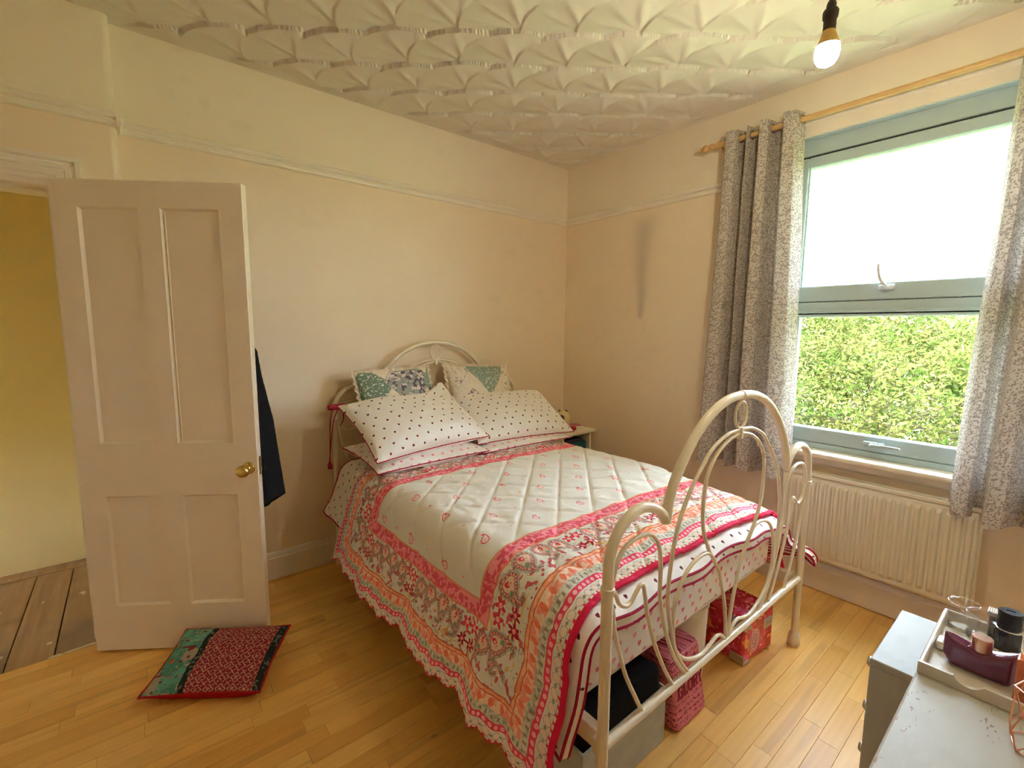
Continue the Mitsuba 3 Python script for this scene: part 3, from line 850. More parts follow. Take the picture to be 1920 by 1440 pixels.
    nz = noise(u * 160, v * 160)
    s1 = mix((.76, .30, .14), (.82, .46, .30), smoothstep(.4, .6, noise(u * 90, v * 90)))
    col = dr.select(b > .52, s1, col)
    col = mix(col, (.55, .10, .05), dr.select((dr.abs(b - .525) < .008) | (dr.abs(b - .575) < .006), .9, 0.0))
    fl = dr.sqrt(dr.square((a / .042 - dr.floor(a / .042) - .5) * .042) + dr.square((b - .645) * .3))
    s2 = mix((.82, .60, .46), (.80, .30, .22), smoothstep(.35, .6, noise(u * 110 + 4, v * 110)))
    s2 = mix(s2, (.74, .16, .08), dr.select(fl < .011 + .004 * dr.cos(a * 300), .9, 0.0))
    col = dr.select(b > .58, s2, col)
    s3 = mix((.42, .42, .34), (.62, .60, .50), smoothstep(.3, .6, nz))
    s3 = mix(s3, BRN, dr.select((dr.abs(fa_) < .18) & (dr.abs(b - .755) < .022), .8, 0.0))
    col = dr.select(b > .70, s3, col)
    s4 = mix((.70, .06, .13), (.84, .42, .46), dr.select(dr.square(fa_ * .021) + dr.square((b - .835) * .3) < .0065 ** 2, 1.0, 0.0))
    col = dr.select(b > .795, s4, col)
    g2 = a / .036
    f2 = (g2 - dr.floor(g2) - .5) * .036
    rr = dr.sqrt(f2 * f2 + dr.square((b - .925) * .3))
    f3 = (.018 - dr.abs(f2))
    s5 = mix(CREAM, BRN, dr.select((rr < .0125) & (rr > .0108), .75, 0.0))
    s5 = mix(s5, (.80, .62, .52), dr.select(rr < .0108, .6, 0.0))
    s5 = mix(s5, BRN, dr.select(f3 + dr.abs((b - .925) * .3) < .0055, .9, 0.0))
    s5 = mix(s5, (.62, .03, .07), dr.select((dr.abs(fa_) < .30) & (dr.abs(b - .978) < .010), 0.0, dr.select(b > .966, 1.0, 0.0)))
    col = dr.select(b > .868, s5, col)
    return col


mat('m_quilt', quilt_print, .82, spec=.2, sheen=.2, bump=lambda p, n, uv: fbm(p.x * 55, p.y * 55, p.z * 55, 2), bscale=.0018)
mat('m_quilt_red', (.58, .012, .06), .75, spec=.2)


# ------------------------------------------------------------------ bedding: shapes
def sst(a, b, x):
    t = np.clip((x - a) / (b - a), 0, 1)
    return t * t * (3 - 2 * t)


def drape(s, y, off=0.0, e0=.60, rb=.10, ph=math.radians(70)):
    """The bed's covered shape: s is the distance across it, measured along the cloth; off raises it along its normal."""
    a = np.abs(s)
    zt = .655 - .050 * sst(.15, .75, s) * sst(1.2, 1.9, -y) - .008 * sst(.2, .8, s)
    zt = zt - .022 * sst(1.80, 1.96, -y) ** 1.3 - .6 * np.clip(-y - 1.975, 0, 1)
    zt = zt + .012 * (meshkit.fbm(np.stack([s * 1.8, y * 1.8, 0 * s], -1), 3, 5) - .5)
    th = np.clip((a - e0) / rb, 0, ph)
    l = np.clip(a - e0 - rb * ph, 0, None)
    ang = th
    fold = (.014 * np.sin(y * 13.0 + 1.5 * np.sin(y * 4)) + .008 * np.sin(y * 29 + 1)) * np.clip(l / .35, 0, 1) ** 1.2
    x = np.minimum(a, e0) + rb * np.sin(th) + l * math.cos(ph) + off * np.sin(ang) + fold
    z = zt - rb * (1 - np.cos(th)) - l * math.sin(ph) + off * np.cos(ang)
    return np.stack([XC + np.sign(s) * x, y, z], -1)


def quilt_grid():
    ns, ny = 250, 190
    S, K = np.meshgrid(np.linspace(-1.10, 1.00, ns), np.linspace(0, 1, ny), indexing='ij')
    yf = -1.962 - .045 * sst(.45, .95, -S) + .004 * np.sin(S * 31)
    yh = -.45 + .02 * np.sin(S * 5)
    Y = yh * (1 - K) + yf * K
    Yw = Y
    # diamond quilting
    c = .205
    q1, q2 = ((S * .97 - Y) / c) % 1.0, ((S * .97 + Y + .1) / c) % 1.0
    line = lambda q: np.minimum(q, 1 - q)
    puff = (1 - np.exp(-(line(q1) / .045) ** 1.2)) * (1 - np.exp(-(line(q2) / .045) ** 1.2))
    wr = meshkit.fbm(np.stack([S * 11 + Y * 3, Y * 5 - S * 8, 0 * S], -1), 3, 8) - .5
    off = .022 + .0075 * puff + .014 * wr * puff
    P = drape(S, Yw, off)
    hem = np.clip((-S - .98) / .12, 0, 1)
    P[..., 2] += .011 * hem * np.sin(Y * 74)          # scalloped side hem
    uv = np.stack([S, yh * (1 - K) - 1.962 * K], -1)
    return P, uv, S, Y


Q, Quv, QS, QY = quilt_grid()
qv, qf = shell(Q, .012)
if np.cross(Q[1, 0] - Q[0, 0], Q[0, 1] - Q[0, 0])[2] < 0:
    qv, qf = shell(Q[:, ::-1], .012)
    quv = np.vstack([Quv[:, ::-1].reshape(-1, 2)] * 2)
else:
    quv = np.vstack([Quv.reshape(-1, 2)] * 2)
add('quilt', trimesh.Trimesh(qv, qf, process=False), 'm_quilt', True, uv=quv, label='paisley patterned quilted bedspread with pink borders lying over the bed', cat='quilt')
edge = Q[:, -1] + V(0, -.004, -.006)
add('quilt__binding', tube(edge, .0085, 8), 'm_quilt_red', True, label='bright red binding at the foot edge')


def duvet_grid(off):
    ns, ny = 220, 150
    S, K = np.meshgrid(np.linspace(-.985, .96, ns), np.linspace(0, 1, ny), indexing='ij')
    yf = -2.022 + .006 * np.sin(S * 17)
    Y = -.16 * (1 - K) + yf * K
    wr = meshkit.fbm(np.stack([S * 6, Y * 6, 0 * S + off], -1), 3, 3) - .5
    P = drape(S, Y, off + .014 * wr)
    hem = np.clip((-S - .86) / .125, 0, 1)
    P[..., 2] += .05 * hem * sst(-.75, -.16, Y)
    w = sst(.70, .95, S) * sst(1.74, 2.0, -Y)
    P += w[..., None] * V(.035, -.085, .115)
    return P, np.stack([S, Y], -1)


D1, Duv = duvet_grid(.003)
D0, _ = duvet_grid(-.030)
fl = np.cross(D1[1, 0] - D1[0, 0], D1[0, 1] - D1[0, 0])[2] < 0
ftop = grid_faces(*D1.shape[:2])
n1 = D1.shape[0] * D1.shape[1]
add('duvet', trimesh.Trimesh(D1.reshape(-1, 3), ftop[:, ::-1] if fl else ftop, process=False), 'm_dark_hearts', True, uv=Duv.reshape(-1, 2), label='white duvet with small dark red hearts, under the paisley quilt', cat='duvet')
add('duvet__underside', trimesh.Trimesh(D0.reshape(-1, 3), ftop if fl else ftop[:, ::-1], process=False), 'm_stripe', True, uv=Duv.reshape(-1, 2), label='red and white striped underside')
rim = lambda G: np.vstack([G[:, 0], G[-1, 1:], G[-2::-1, -1], G[0, -2:0:-1]])
r1, r0 = rim(D1), rim(D0)
nn = len(r1)
rm = .5 * (r1 + r0)
outw = np.zeros_like(rm)
j = np.arange(nn); j2 = (j + 1) % nn
band = np.vstack([r1, r0])
bf_ = np.vstack([np.stack([j, j2, j2 + nn], 1), np.stack([j, j2 + nn, j + nn], 1)])
add('duvet__edge', trimesh.Trimesh(band, bf_, process=False), 'm_dark_hearts', True, uv=band[:, :2] + band[:, 2:3])
add('duvet__piping', tube(r1, .0045, 7, closed=True), 'm_piping', True, label='dark red piping')
add('duvet__piping_001', tube(r0, .0045, 7, closed=True), 'm_piping', True, label='dark red piping')


def rounded_box(lo, hi, r, seg=6):
    lo, hi = V(*lo), V(*hi)
    s = trimesh.creation.icosphere(2, r)
    pts = np.vstack([s.vertices + V(*[(lo + r, hi - r)[k][i] for i, k in enumerate(c)]) for c in np.ndindex(2, 2, 2)])
    return trimesh.convex.convex_hull(pts)


add('mattress', rounded_box((XC - .632, -1.962, .346), (XC + .632, -.085, .585), .03), 'm_mattress', 30, label='mattress on the bed slats, its grey edge showing below the sheet', cat='mattress')


def fitted_sheet():
    lo, hi = V(XC - .640, -1.972, .368), V(XC + .640, -.080, .594)
    P = []
    # profile ring: perimeter of the mattress at several heights, then the flat top
    per, prof = 200, [(-.002, .386), (.0, .41), (.001, .46), (.001, .52), (.0, .555), (-.010, .580), (-.026, .593), (-.05, .597)]
    c = .05
    ctr = .5 * (lo + hi)
    hx, hy = .5 * (hi - lo)[:2]
    th = np.linspace(0, 2 * np.pi, per, endpoint=False)
    corner_pts = []
    poly = Polygon([(-hx, -hy), (hx, -hy), (hx, hy), (-hx, hy)]).buffer(-c).buffer(c, 6)
    L = poly.exterior.length
    base = np.array([poly.exterior.interpolate(L * i / per).coords[0] for i in range(per)])
    for o, z in prof:
        sc = np.array([(hx + o) / hx, (hy + o) / hy])
        b = base * sc
        wr = .006 * (meshkit.fbm(np.stack([base[:, 0] * 9, base[:, 1] * 9, np.full(per, z * 9)], -1), 3, 6) - .5)
        P.append(np.column_stack([b * (1 + wr[:, None] / 1.0) + ctr[:2], np.full(per, z) + (.006 * np.sin(base[:, 0] * 20) if z < .39 else 0)]))
    P = np.array(P)
    v = np.vstack([P.reshape(-1, 3), [[ctr[0], ctr[1], .600]]])
    f = []
    for a in range(len(prof) - 1):
        for b in range(per):
            b2 = (b + 1) % per
            f += [[a * per + b, a * per + b2, (a + 1) * per + b2], [a * per + b, (a + 1) * per + b2, (a + 1) * per + b]]
    a = len(prof) - 1
    f += [[a * per + b, a * per + (b + 1) % per, len(v) - 1] for b in range(per)]
    m = trimesh.Trimesh(v, np.array(f), process=False)
    if not poly.exterior.is_ccw:
        m.invert()
    return m


add('fitted_sheet', fitted_sheet(), 'm_sheet', True, label='white fitted sheet with pink hearts stretched over the mattress', cat='sheet')


# pillows
def pillow_mesh(w, h, t, seed, pinch=.06, wr=.010, n=70, frill=0.0, crease=None, ear=None):
    a, b = np.meshgrid(np.linspace(-1, 1, n), np.linspace(-1, 1, n), indexing='ij')
    px = 1 - pinch * (1 - b ** 2) * np.abs(a) ** 3 * 1.0
    X = .5 * w * a * (1 - pinch * (1 - np.abs(b) ** 2.0)) 
    Y = .5 * h * b * (1 - pinch * (1 - np.abs(a) ** 2.0))
    prof = np.clip(1 - np.abs(a) ** 2.6, 0, 1) ** .55 * np.clip(1 - np.abs(b) ** 2.6, 0, 1) ** .55
    out = []
    for s in (1, -1):
        g = meshkit.fbm(np.stack([a * 2.2 + seed, b * 2.2, 0 * a + s * 3 + seed], -1), 3, seed) - .5
        g2 = meshkit.fbm(np.stack([a * 6 + seed, b * 6, 0 * a + s * 3 + seed], -1), 3, seed + 3) - .5
        edge = np.clip(1 - prof, 0, 1)
        Zz = s * .5 * t * prof * (1 + .35 * g) + s * wr * (g2 * (0.5 + edge)) * np.minimum(1, prof * 3)
        if crease is not None and s > 0:
            Zz = Zz - crease[2] * np.exp(-((a - crease[0]) ** 2 + ((b - crease[1]) * 1.3) ** 2) / .05)
        Q_ = np.stack([X, Y, Zz], -1)
        if ear is not None:
            g_ = np.exp(-((a - ear[0]) ** 2 + (b - ear[1]) ** 2) / .07)
            Q_ = Q_ + g_[..., None] * V(*ear[2:])
        out.append(Q_)
    N = n * n
    f = grid_faces(n, n)
    v = np.vstack([out[0].reshape(-1, 3), out[1].reshape(-1, 3)])
    faces = np.vstack([f, f[:, ::-1] + N])
    UV = []
    for G in out:
        au = np.concatenate([np.zeros((1, n)), np.cumsum(np.linalg.norm(np.diff(G, axis=0), axis=2), 0)], 0)
        av = np.concatenate([np.zeros((n, 1)), np.cumsum(np.linalg.norm(np.diff(G, axis=1), axis=2), 1)], 1)
        au, av = au - au[n // 2:n // 2 + 1], av - av[:, n // 2:n // 2 + 1]
        UV.append(np.stack([au, av], -1).reshape(-1, 2))
    uv = np.vstack(UV) + [5 + seed * .37, 5]
    rimp = np.vstack([out[0][:, 0], out[0][-1, 1:], out[0][-2::-1, -1], out[0][0, -2:0:-1]])
    return v, faces, uv, rimp


def place(v, M):
    return v @ M[:3, :3].T + M[:3, 3]


def pillow(key, w, h, t, M, m, seed, pipe=None, bend=0.0, **kw):
    tagkw = {k: kw.pop(k) for k in ('label', 'cat', 'group') if k in kw}
    v, f, uv, rim_ = pillow_mesh(w, h, t, seed, **kw)

    def bendit(q):
        q = q.copy()
        q[:, 2] -= bend * (q[:, 0] / (.5 * w)) ** 2
        return q
    add(key, trimesh.Trimesh(place(bendit(v), M), f, process=False), m, True, uv=uv, **tagkw)
    if pipe:
        add(key + '__piping', tube(place(bendit(rim_), M), .0027, 7, closed=True), pipe, True, label='dark red piping')
    return v, f


def lean(cx, cy, cz, tilt, yaw=0.0, roll=0.0):
    """A pillow frame: local x across the bed, local y up its slope; tilt degrees from lying flat."""
    t, w, r = (math.radians(k) for k in (tilt, yaw, roll))
    ex = V(math.cos(w), math.sin(w), 0)
    back = V(-math.sin(w), math.cos(w), 0)
    ey = back * math.cos(t) + V(0, 0, math.sin(t))
    ez = np.cross(ex, ey)
    ex2, ey2 = ex * math.cos(r) + ey * math.sin(r), -ex * math.sin(r) + ey * math.cos(r)
    return frame_M(V(cx, cy, cz), ex2, ey2, ez)


pillow('pillow', .70, .44, .115, lean(-1.625, -.435, .735, 6, 2), 'm_pink_hearts', 3, 'm_piping', label='white pillow with pink hearts, underneath the left dark heart pillow', cat='pillow')
pillow('pillow_001', .72, .44, .115, lean(-.935, -.425, .720, 6, -2), 'm_pink_hearts', 4, 'm_piping', label='white pillow with pink hearts, underneath the right dark heart pillow', cat='pillow')
pillow('pillow_002', .74, .47, .19, lean(-1.625, -.430, .895, 30, 3, 3), 'm_dark_hearts', 5, 'm_piping', crease=(.62, .70, .05), ear=(.93, 1.0, -.02, .045, .035), label='upper pillow with dark red hearts on the left side of the bed, corner folded up', cat='pillow')
pillow('pillow_003', .76, .47, .19, lean(-.915, -.415, .855, 30, -3, -2), 'm_dark_hearts', 6, 'm_piping', label='upper pillow with dark red hearts on the right side of the bed, beside the nightstand', cat='pillow')


# patchwork cushions
def patchwork(shift, patches):
    """patches: (x, y, half width, half height, kind) diamonds sewn on cream."""
    def f(p, n, uv):
        x, y = uv.x - 5.0 - shift, uv.y - 5.0
        cream = mix((.66, .59, .46), (.74, .66, .53), noise(x * 120, y * 120))
        g1 = mix((.17, .24, .17), (.62, .62, .52), dr.select(noise(x * 130, y * 130) > .72, 1.0, 0.0))
        g2 = mix((.30, .31, .26), (.64, .53, .50), dr.select(fbm(x * 42, y * 42, 1, 2) > .56, 1.0, 0.0))
        g2 = mix(g2, (.12, .09, .11), dr.select(fbm(x * 60 + 9, y * 60, 1, 2) > .63, 1.0, 0.0))
        g3 = mix(cream, (.20, .10, .14), dr.select(fbm(x * 70, y * 70, 2, 2) > .68, .7, 0.0))
        g4 = mix((.24, .31, .24), (.66, .64, .54), dr.select(noise(x * 150 + 3, y * 150) > .74, 1.0, 0.0))
        c = cream
        for x0, y0, hx, hy, k in patches:
            d = dr.abs(x - x0) / hx + dr.abs(y - y0) / hy
            c = dr.select(d < 1, (g1, g2, g3, g4)[k], c)
            c = dr.select(dr.abs(d - 1) < .03, mix(c, (.40, .33, .24), .5), c)
        return c
    return f


def quilted_bump(p, n, uv):
    x, y = uv.x * 52, uv.y * 52
    return 0.5 * dr.abs(dr.sin(x * math.pi * .5) * dr.sin(y * math.pi * .5)) + .5 * fbm(uv.x * 60, uv.y * 60, 2)


SH = (3 * .37, 8 * .37)
mat('m_patch0', patchwork(11 * .37, ((-.19, .10, .13, .16, 0), (.065, .13, .17, .20, 1), (.27, .10, .10, .16, 0), (-.06, -.14, .17, .15, 2))), .85, spec=.2, bump=quilted_bump, bscale=.004)
mat('m_patch1', patchwork(13 * .37, ((.035, .185, .15, .21, 3), (-.20, .16, .09, .13, 2), (.22, .10, .08, .20, 2), (-.10, -.12, .17, .15, 1))), .85, spec=.2, bump=quilted_bump, bscale=.004)
mat('m_frill', lambda p, n, uv: mix((.66, .55, .43), (.76, .67, .55), fbm(p.x * 90, p.y * 90, p.z * 90, 2)), .9, spec=.15)


def frill(rim_pts, M, w_, seed, amp=.012):
    r = rim_pts
    c = r.mean(0)
    n = len(r)
    d = np.linalg.norm(np.roll(r, -1, 0) - r, axis=1)
    arc = np.cumsum(d)
    out = r - c; out[:, 2] = 0; out /= np.linalg.norm(out, axis=1, keepdims=True)
    rows = []
    for k in np.linspace(0, 1, 4):
        q = r - out * .006 + out * (w_ * k)
        q = q + V(0, 0, 1) * (amp * k * np.sin(arc * 150 + seed))[:, None]
        rows.append(q)
    P = np.array(rows)
    v = P.reshape(-1, 3)
    f = []
    for a in range(3):
        j = np.arange(n); j2 = (j + 1) % n
        f.append(np.stack([a * n + j, (a + 1) * n + j, (a + 1) * n + j2], 1)); f.append(np.stack([a * n + j, (a + 1) * n + j2, a * n + j2], 1))
    return trimesh.Trimesh(place(v, M), np.vstack(f), process=False)


for key, M, m, sd, lb in (('cushion', lean(-1.612, -.188, .968, 70, 3, 1.5), 'm_patch0', 11, 'square patchwork cushion with green and grey floral patches, left one against the headboard'),
                          ('cushion_001', lean(-1.005, -.185, .968, 70, -4, -3), 'm_patch1', 13, 'square patchwork cushion with sage green spotted triangle, right one against the headboard')):
    v, f, uv, rim_ = pillow_mesh(.50, .43, .15, sd, wr=.006, pinch=.05)
    add(key, trimesh.Trimesh(place(v, M), f, process=False), m, True, uv=uv, label=lb, cat='cushion')
    add(key + '__frill', frill(rim_, M, .026, sd), 'm_frill', True, label='gathered cream frill edge')

# ------------------------------------------------------------------ crimson strap on the headboard post
mat('m_crimson', (.36, .010, .035), .55, spec=.4, sheen=.4)
st = rounded_box((-2.012, -.105, .952), (-1.902, -.076, .985), .0135)
add('fabric_strap__band', st, 'm_crimson', 40)
k = 0
for pts in ([(-1.985, -.092, .958), (-2.002, -.098, .88), (-2.008, -.10, .76), (-2.012, -.10, .655)], [(-1.955, -.10, .956), (-1.985, -.112, .90), (-2.000, -.108, .80), (-2.016, -.104, .66)], [(-1.928, -.098, .956), (-1.930, -.11, .90), (-1.948, -.11, .86)]):
    add(num('fabric_strap__cord', k), tube(smooth_path(pts, 8), .0030, 8), 'm_crimson', True); k += 1
add('fabric_strap__tassel', lathe([(0, -.045), (.012, -.043), (.013, -.02), (.007, -.006), (0.003, 0.004), (0, .005)], (-2.014, -.102, .657), sides=14), 'm_crimson', True)
tag('fabric_strap', 'crimson padded strap with hanging cords around the left headboard post', 'strap')

# ------------------------------------------------------------------ nightstand in the corner
mat('m_cream_wood', (.74, .69, .57), .4, spec=.4)
mat('m_teal', (.012, .085, .105), .8)
mat('m_book_dark', (.035, .025, .06), .6)
ns = 'nightstand'
add(ns + '__top', box((-.415, -.392, .610), (-.022, -.095, .634), .006), 'm_cream_wood')
for i, (a, b) in enumerate(((-.385, -.365), (-.075, -.055))):
    add(num(ns + '__side', i), box((a, -.372, 0), (b, -.11, .612), .002), 'm_cream_wood')
add(ns + '__back', box((-.366, -.120, .05), (-.074, -.112, .610)), 'm_cream_wood')
for i, z in enumerate((.42, .08)):
    add(num(ns + '__shelf', i), box((-.366, -.366, z), (-.074, -.119, z + .016), .002), 'm_cream_wood')
tag(ns, 'cream nightstand with an open shelf in the room corner right of the bed', 'nightstand')
tl = rounded_box((-.355, -.355, .436), (-.085, -.15, .545), .02)
tl.vertices += .01 * (meshkit.fbm(tl.vertices * 14, 3)[:, None] - .5)
add('folded_cloth', tl, 'm_teal', 40, label='dark teal folded cloth on the nightstand shelf', cat='cloth')
add('book', box((-.34, -.345, .546), (-.13, -.17, .568), .003), 'm_book_dark', label='dark book lying on the teal cloth inside the nightstand', cat='book')
# clock
mat('m_clock', (.70, .58, .30), .35, spec=.5)
mat('m_clock_dial', (.16, .055, .03), .4)
cl = lathe([(0, 0), (.030, .002), (.040, .012), (.050, .035), (.058, .065), (.0595, .090), (.054, .115), (.040, .135), (.022, .145), (0, .148)], (0, 0, 0), sides=40)
cl.vertices *= [1, .62, .97]
cdir = math.atan2(-.21 - CAM[1], -.213 - CAM[0])
CMt = trimesh.transformations.rotation_matrix(cdir - math.pi / 2, [0, 0, 1]); CMt[:3, 3] = (-.213, -.205, .6345)
cl.apply_transform(CMt)
add('alarm_clock__body', cl, 'm_clock', True)


def on_clock(m):
    m = m.copy(); m.apply_transform(CMt); return m


add('alarm_clock__dial', on_clock(lathe([(0, 0), (.024, 0), (.024, .004), (.020, .006), (0, .0065)], (-.010, -.034, .088), (-.1, -1, .08), 28)), 'm_clock_dial', 40, label='dark round dial')
for i, s in enumerate((-1, 1)):
    add(num('alarm_clock__knob', i), on_clock(lathe([(0, -.004), (.006, -.003), (.011, .003), (.009, .009), (0, .012)], (s * .026, 0, .137), (s * .5, 0, 1), 16)), 'm_clock_dial', True)
add('alarm_clock__button', on_clock(lathe([(0, 0), (.007, 0), (.006, .004), (0, .005)], (.012, -.0345, .045), (0, -1, 0), 14)), 'm_clock_dial', True)
tag('alarm_clock', 'small egg shaped cream alarm clock on the nightstand', 'clock')
mat('m_booklet', (.42, .12, .15), .5)
mat('m_paper', (.76, .70, .58), .7)
add('trinket_box', box((-.235, -.330, .6345), (-.185, -.285, .662), .003), 'm_crimson', label='little crimson box at the front of the nightstand beside the clock', cat='box')
bk = trimesh.transformations.rotation_matrix(-.3, [0, 0, 1])
b1 = box((-.06, -.04, 0), (.06, .04, .010), .001); b1.apply_transform(bk); b1.apply_translation([-.105, -.225, .6345])
b2 = box((-.06, -.04, 0), (.06, .04, .007), .001); b2.apply_transform(bk); b2.apply_translation([-.108, -.217, .6447])
add('booklet', b1, 'm_paper', label='cream booklet lying on the nightstand, under the red one', cat='booklet')
add('booklet_001', b2, 'm_booklet', label='dusty red booklet on top of the cream one on the nightstand', cat='booklet')

# ------------------------------------------------------------------ things under the bed
mat('m_bin_fabric', lambda p, n, uv: mix((.36, .36, .31), (.47, .465, .40), fbm(p.x * 25, p.y * 25, p.z * 25, 3)), .9, spec=.15, bump=lambda p, n, uv: fbm(p.x * 12, p.y * 12, p.z * 12, 3), bscale=.01)
mat('m_black_cloth', (.008, .008, .010), .9, spec=.1)


def open_box(x0, x1, y0, y1, z1, t, tap=0.0, zb=.002):
    o = trimesh.convex.convex_hull(np.array([(x0 + tap, y0 + tap, zb), (x1 - tap, y0 + tap, zb), (x1 - tap, y1 - tap, zb), (x0 + tap, y1 - tap, zb), (x0, y0, z1), (x1, y0, z1), (x1, y1, z1), (x0, y1, z1)]))
    i = trimesh.convex.convex_hull(np.array([(x0 + tap + t, y0 + tap + t, zb + t), (x1 - tap - t, y0 + tap + t, zb + t), (x1 - tap - t, y1 - tap - t, zb + t), (x0 + tap + t, y1 - tap - t, zb + t), (x0 + t, y0 + t, z1 + .01), (x1 - t, y0 + t, z1 + .01), (x1 - t, y1 - t, z1 + .01), (x0 + t, y1 - t, z1 + .01)]))
    return wp([o, i], engine='manifold')


add('storage_bin', open_box(-1.935, -1.512, -1.990, -1.56, .205, .008), 'm_bin_fabric', label='grey fabric storage bin under the foot of the bed, nearest the camera', cat='storage bin')
bc = rounded_box((-1.925, -1.980, .05), (-1.522, -1.570, .285), .03)
bc.apply_transform(np.eye(4))
bc.vertices[:, 2] += np.where(bc.vertices[:, 2] > .2, .02 * (meshkit.fbm(bc.vertices * 9, 3) - .4), 0)
add('dark_clothes', bc, 'm_black_cloth', 30, label='black clothes filling the grey storage bin', cat='clothes')


def bag_print(p, n, uv):
    x, z = (p.x * .985 + p.y * .35) * 1.0, p.z
    row = dr.floor(z / .021)
    lz = z / .021 - row
    g = noise(x * 150 + 13 * row, lz * 2.6 + 3 * row, 4)
    g2 = noise(x * 210 + 5 * row, lz * 3.2 + 8 * row, 9)
    ink = dr.select(((dr.abs(g - .5) < .075) | (dr.abs(g2 - .5) < .05)) & (lz > .16) & (lz < .86), 1.0, 0.0)
    keep = dr.select((z > .118) & (z < .178) & (n.y < -.5), 0.0, 1.0)
    return mix((.62, .20, .24), (.26, .010, .035), ink * keep)


mat('m_bag', bag_print, .8, spec=.2)
mat('m_bag_ink', (.24, .008, .03), .8)
bag = rounded_box((-1.462, -2.012, .002), (-1.262, -1.86, .262), .016)
s = bag.vertices[:, 2] / .262
bag.vertices[:, 1] += .045 * s ** 1.5 * np.where(bag.vertices[:, 1] < -1.93, 1, .2)
bag.vertices += .006 * (meshkit.fbm(bag.vertices * 22, 3, 2)[:, None] - .5)
add('gift_bag__body', bag, 'm_bag', 30)
tm = meshkit.text_mesh('GLORY', .044, .003, True)
tm.apply_scale([.80, 1, 1])
tm.apply_transform(frame_M(V(-1.452, -2.0030, .126), V(1, .0, 0), V(0, .16, .987), V(0, -.987, .16)))
add('gift_bag__lettering', tm, 'm_bag_ink', label='the word GLORY in dark red capitals')
tag('gift_bag', 'pink bag with dark red lettering between the grey storage bin and the white waste bin', 'bag')
mat('m_white_bin', (.62, .60, .54), .45, spec=.4)
wb = lathe([(0, .002), (.088, .002), (.096, .010), (.098, .030), (.106, .312), (.110, .315), (.110, .324), (.102, .324), (.092, .03), (0, .02)], (-1.155, -1.828, 0), sides=40)
add('waste_bin', wb, 'm_white_bin', 35, label='off white tapered plastic waste bin under the bed beside the pink bag', cat='waste bin')


def case_print(p, n, uv):
    a = fbm(p.x * 26, p.y * 26 + p.z * 26, p.z * 12, 3)
    c = mix((.42, .012, .03), (.58, .03, .06), smoothstep(.3, .7, a))
    c = mix(c, (.66, .10, .22), smoothstep(.62, .70, fbm(p.x * 30 + 5, p.z * 30, p.y * 30, 2)))
    c = mix(c, (.74, .28, .06), smoothstep(.70, .74, noise(p.x * 48 + 9, p.z * 48, p.y * 30)))
    return mix(c, (.72, .42, .40), smoothstep(.80, .84, noise(p.x * 90 + 2, p.z * 90, p.y * 90)))


mat('m_case', case_print, .25, spec=.5, clearcoat=.5)
CA, CB = V(-.935, -2.000, 0), V(-.693, -2.020, 0)
cx = (CB - CA) / np.linalg.norm(CB - CA)
cyv = np.cross([0, 0, 1], cx)
CASE = frame_M(CA, cx, cyv, V(0, 0, 1))


def incase(m):
    m = m.copy(); m.apply_transform(CASE); return m


CWd = float(np.linalg.norm(CB - CA))
cs = rounded_box((0, 0, .003), (CWd, .34, .200), .014)
add('keepsake_case__body', incase(cs), 'm_case', 25)
mat('m_steel', (.50, .47, .42), .35, 1.0)
mat('m_emblem', (.74, .42, .42), .5)
mat('m_emblem_dark', (.42, .16, .17), .5)
ell = lathe([(0, 0), (1, 0), (1, .002), (.93, .003), (.93, .002), (0, .002)], sides=40)
ell.vertices *= [.043, .052, 1]
add('keepsake_case__emblem', incase(ell.apply_transform(frame_M(V(.083, -.0006, .090), V(1, 0, 0), V(0, 0, 1), V(0, -1, 0)))), 'm_emblem', label='pale pink oval badge')
r1_ = tube(np.stack([.083 + .036 * np.cos(th_ := np.linspace(0, 2 * np.pi, 40, endpoint=False)), np.full(40, -.0030), .090 + .045 * np.sin(th_)], -1), .0011, 6, closed=True)
sw = [tube(smooth_path(np.array(q) * [.024, 1, .03] + [.083, -.0032, .090], 6), .0016, 6) for q in
      ([(-.9, 0, .7), (-.2, 0, 1.0), (.5, 0, .8), (.2, 0, .45), (-.5, 0, .5)], [(-1, 0, .0), (-.4, 0, .35), (.2, 0, -.1), (.9, 0, .25)], [(-.8, 0, -.45), (-.3, 0, -.2), (.1, 0, -.6), (.8, 0, -.3)], [(-.5, 0, -.9), (0, 0, -1.1), (.5, 0, -.85)])]
add('keepsake_case__emblem_lines', incase(cat(r1_, *sw)), 'm_emblem_dark', label='darker curling lines on the badge')
add('keepsake_case__latch', incase(cat(box((.155, -.006, .112), (.222, .004, .158), .004), box((.165, -.009, .128), (.212, -.004, .140), .002))), 'm_steel', label='steel latch plate')
for i, (a, z0) in enumerate(((-.004, .004), (-.004, .16))):
    add(num('keepsake_case__corner_guard', i), incase(cat(box((a, -.004, z0), (.004, .06, z0 + .04), .002), box((a, -.004, z0), (.05, .004, z0 + .012), .002))), 'm_steel', label='steel corner guard')
add('keepsake_case__handle', incase(tube(smooth_path([(CWd * .5 - .04, .17, .198), (CWd * .5 - .035, .17, .214), (CWd * .5 + .035, .17, .214), (CWd * .5 + .04, .17, .198)], 6), .004, 8)), 'm_steel', True)
tag('keepsake_case', 'glossy red patterned case with a steel latch and an oval badge under the bed', 'case')

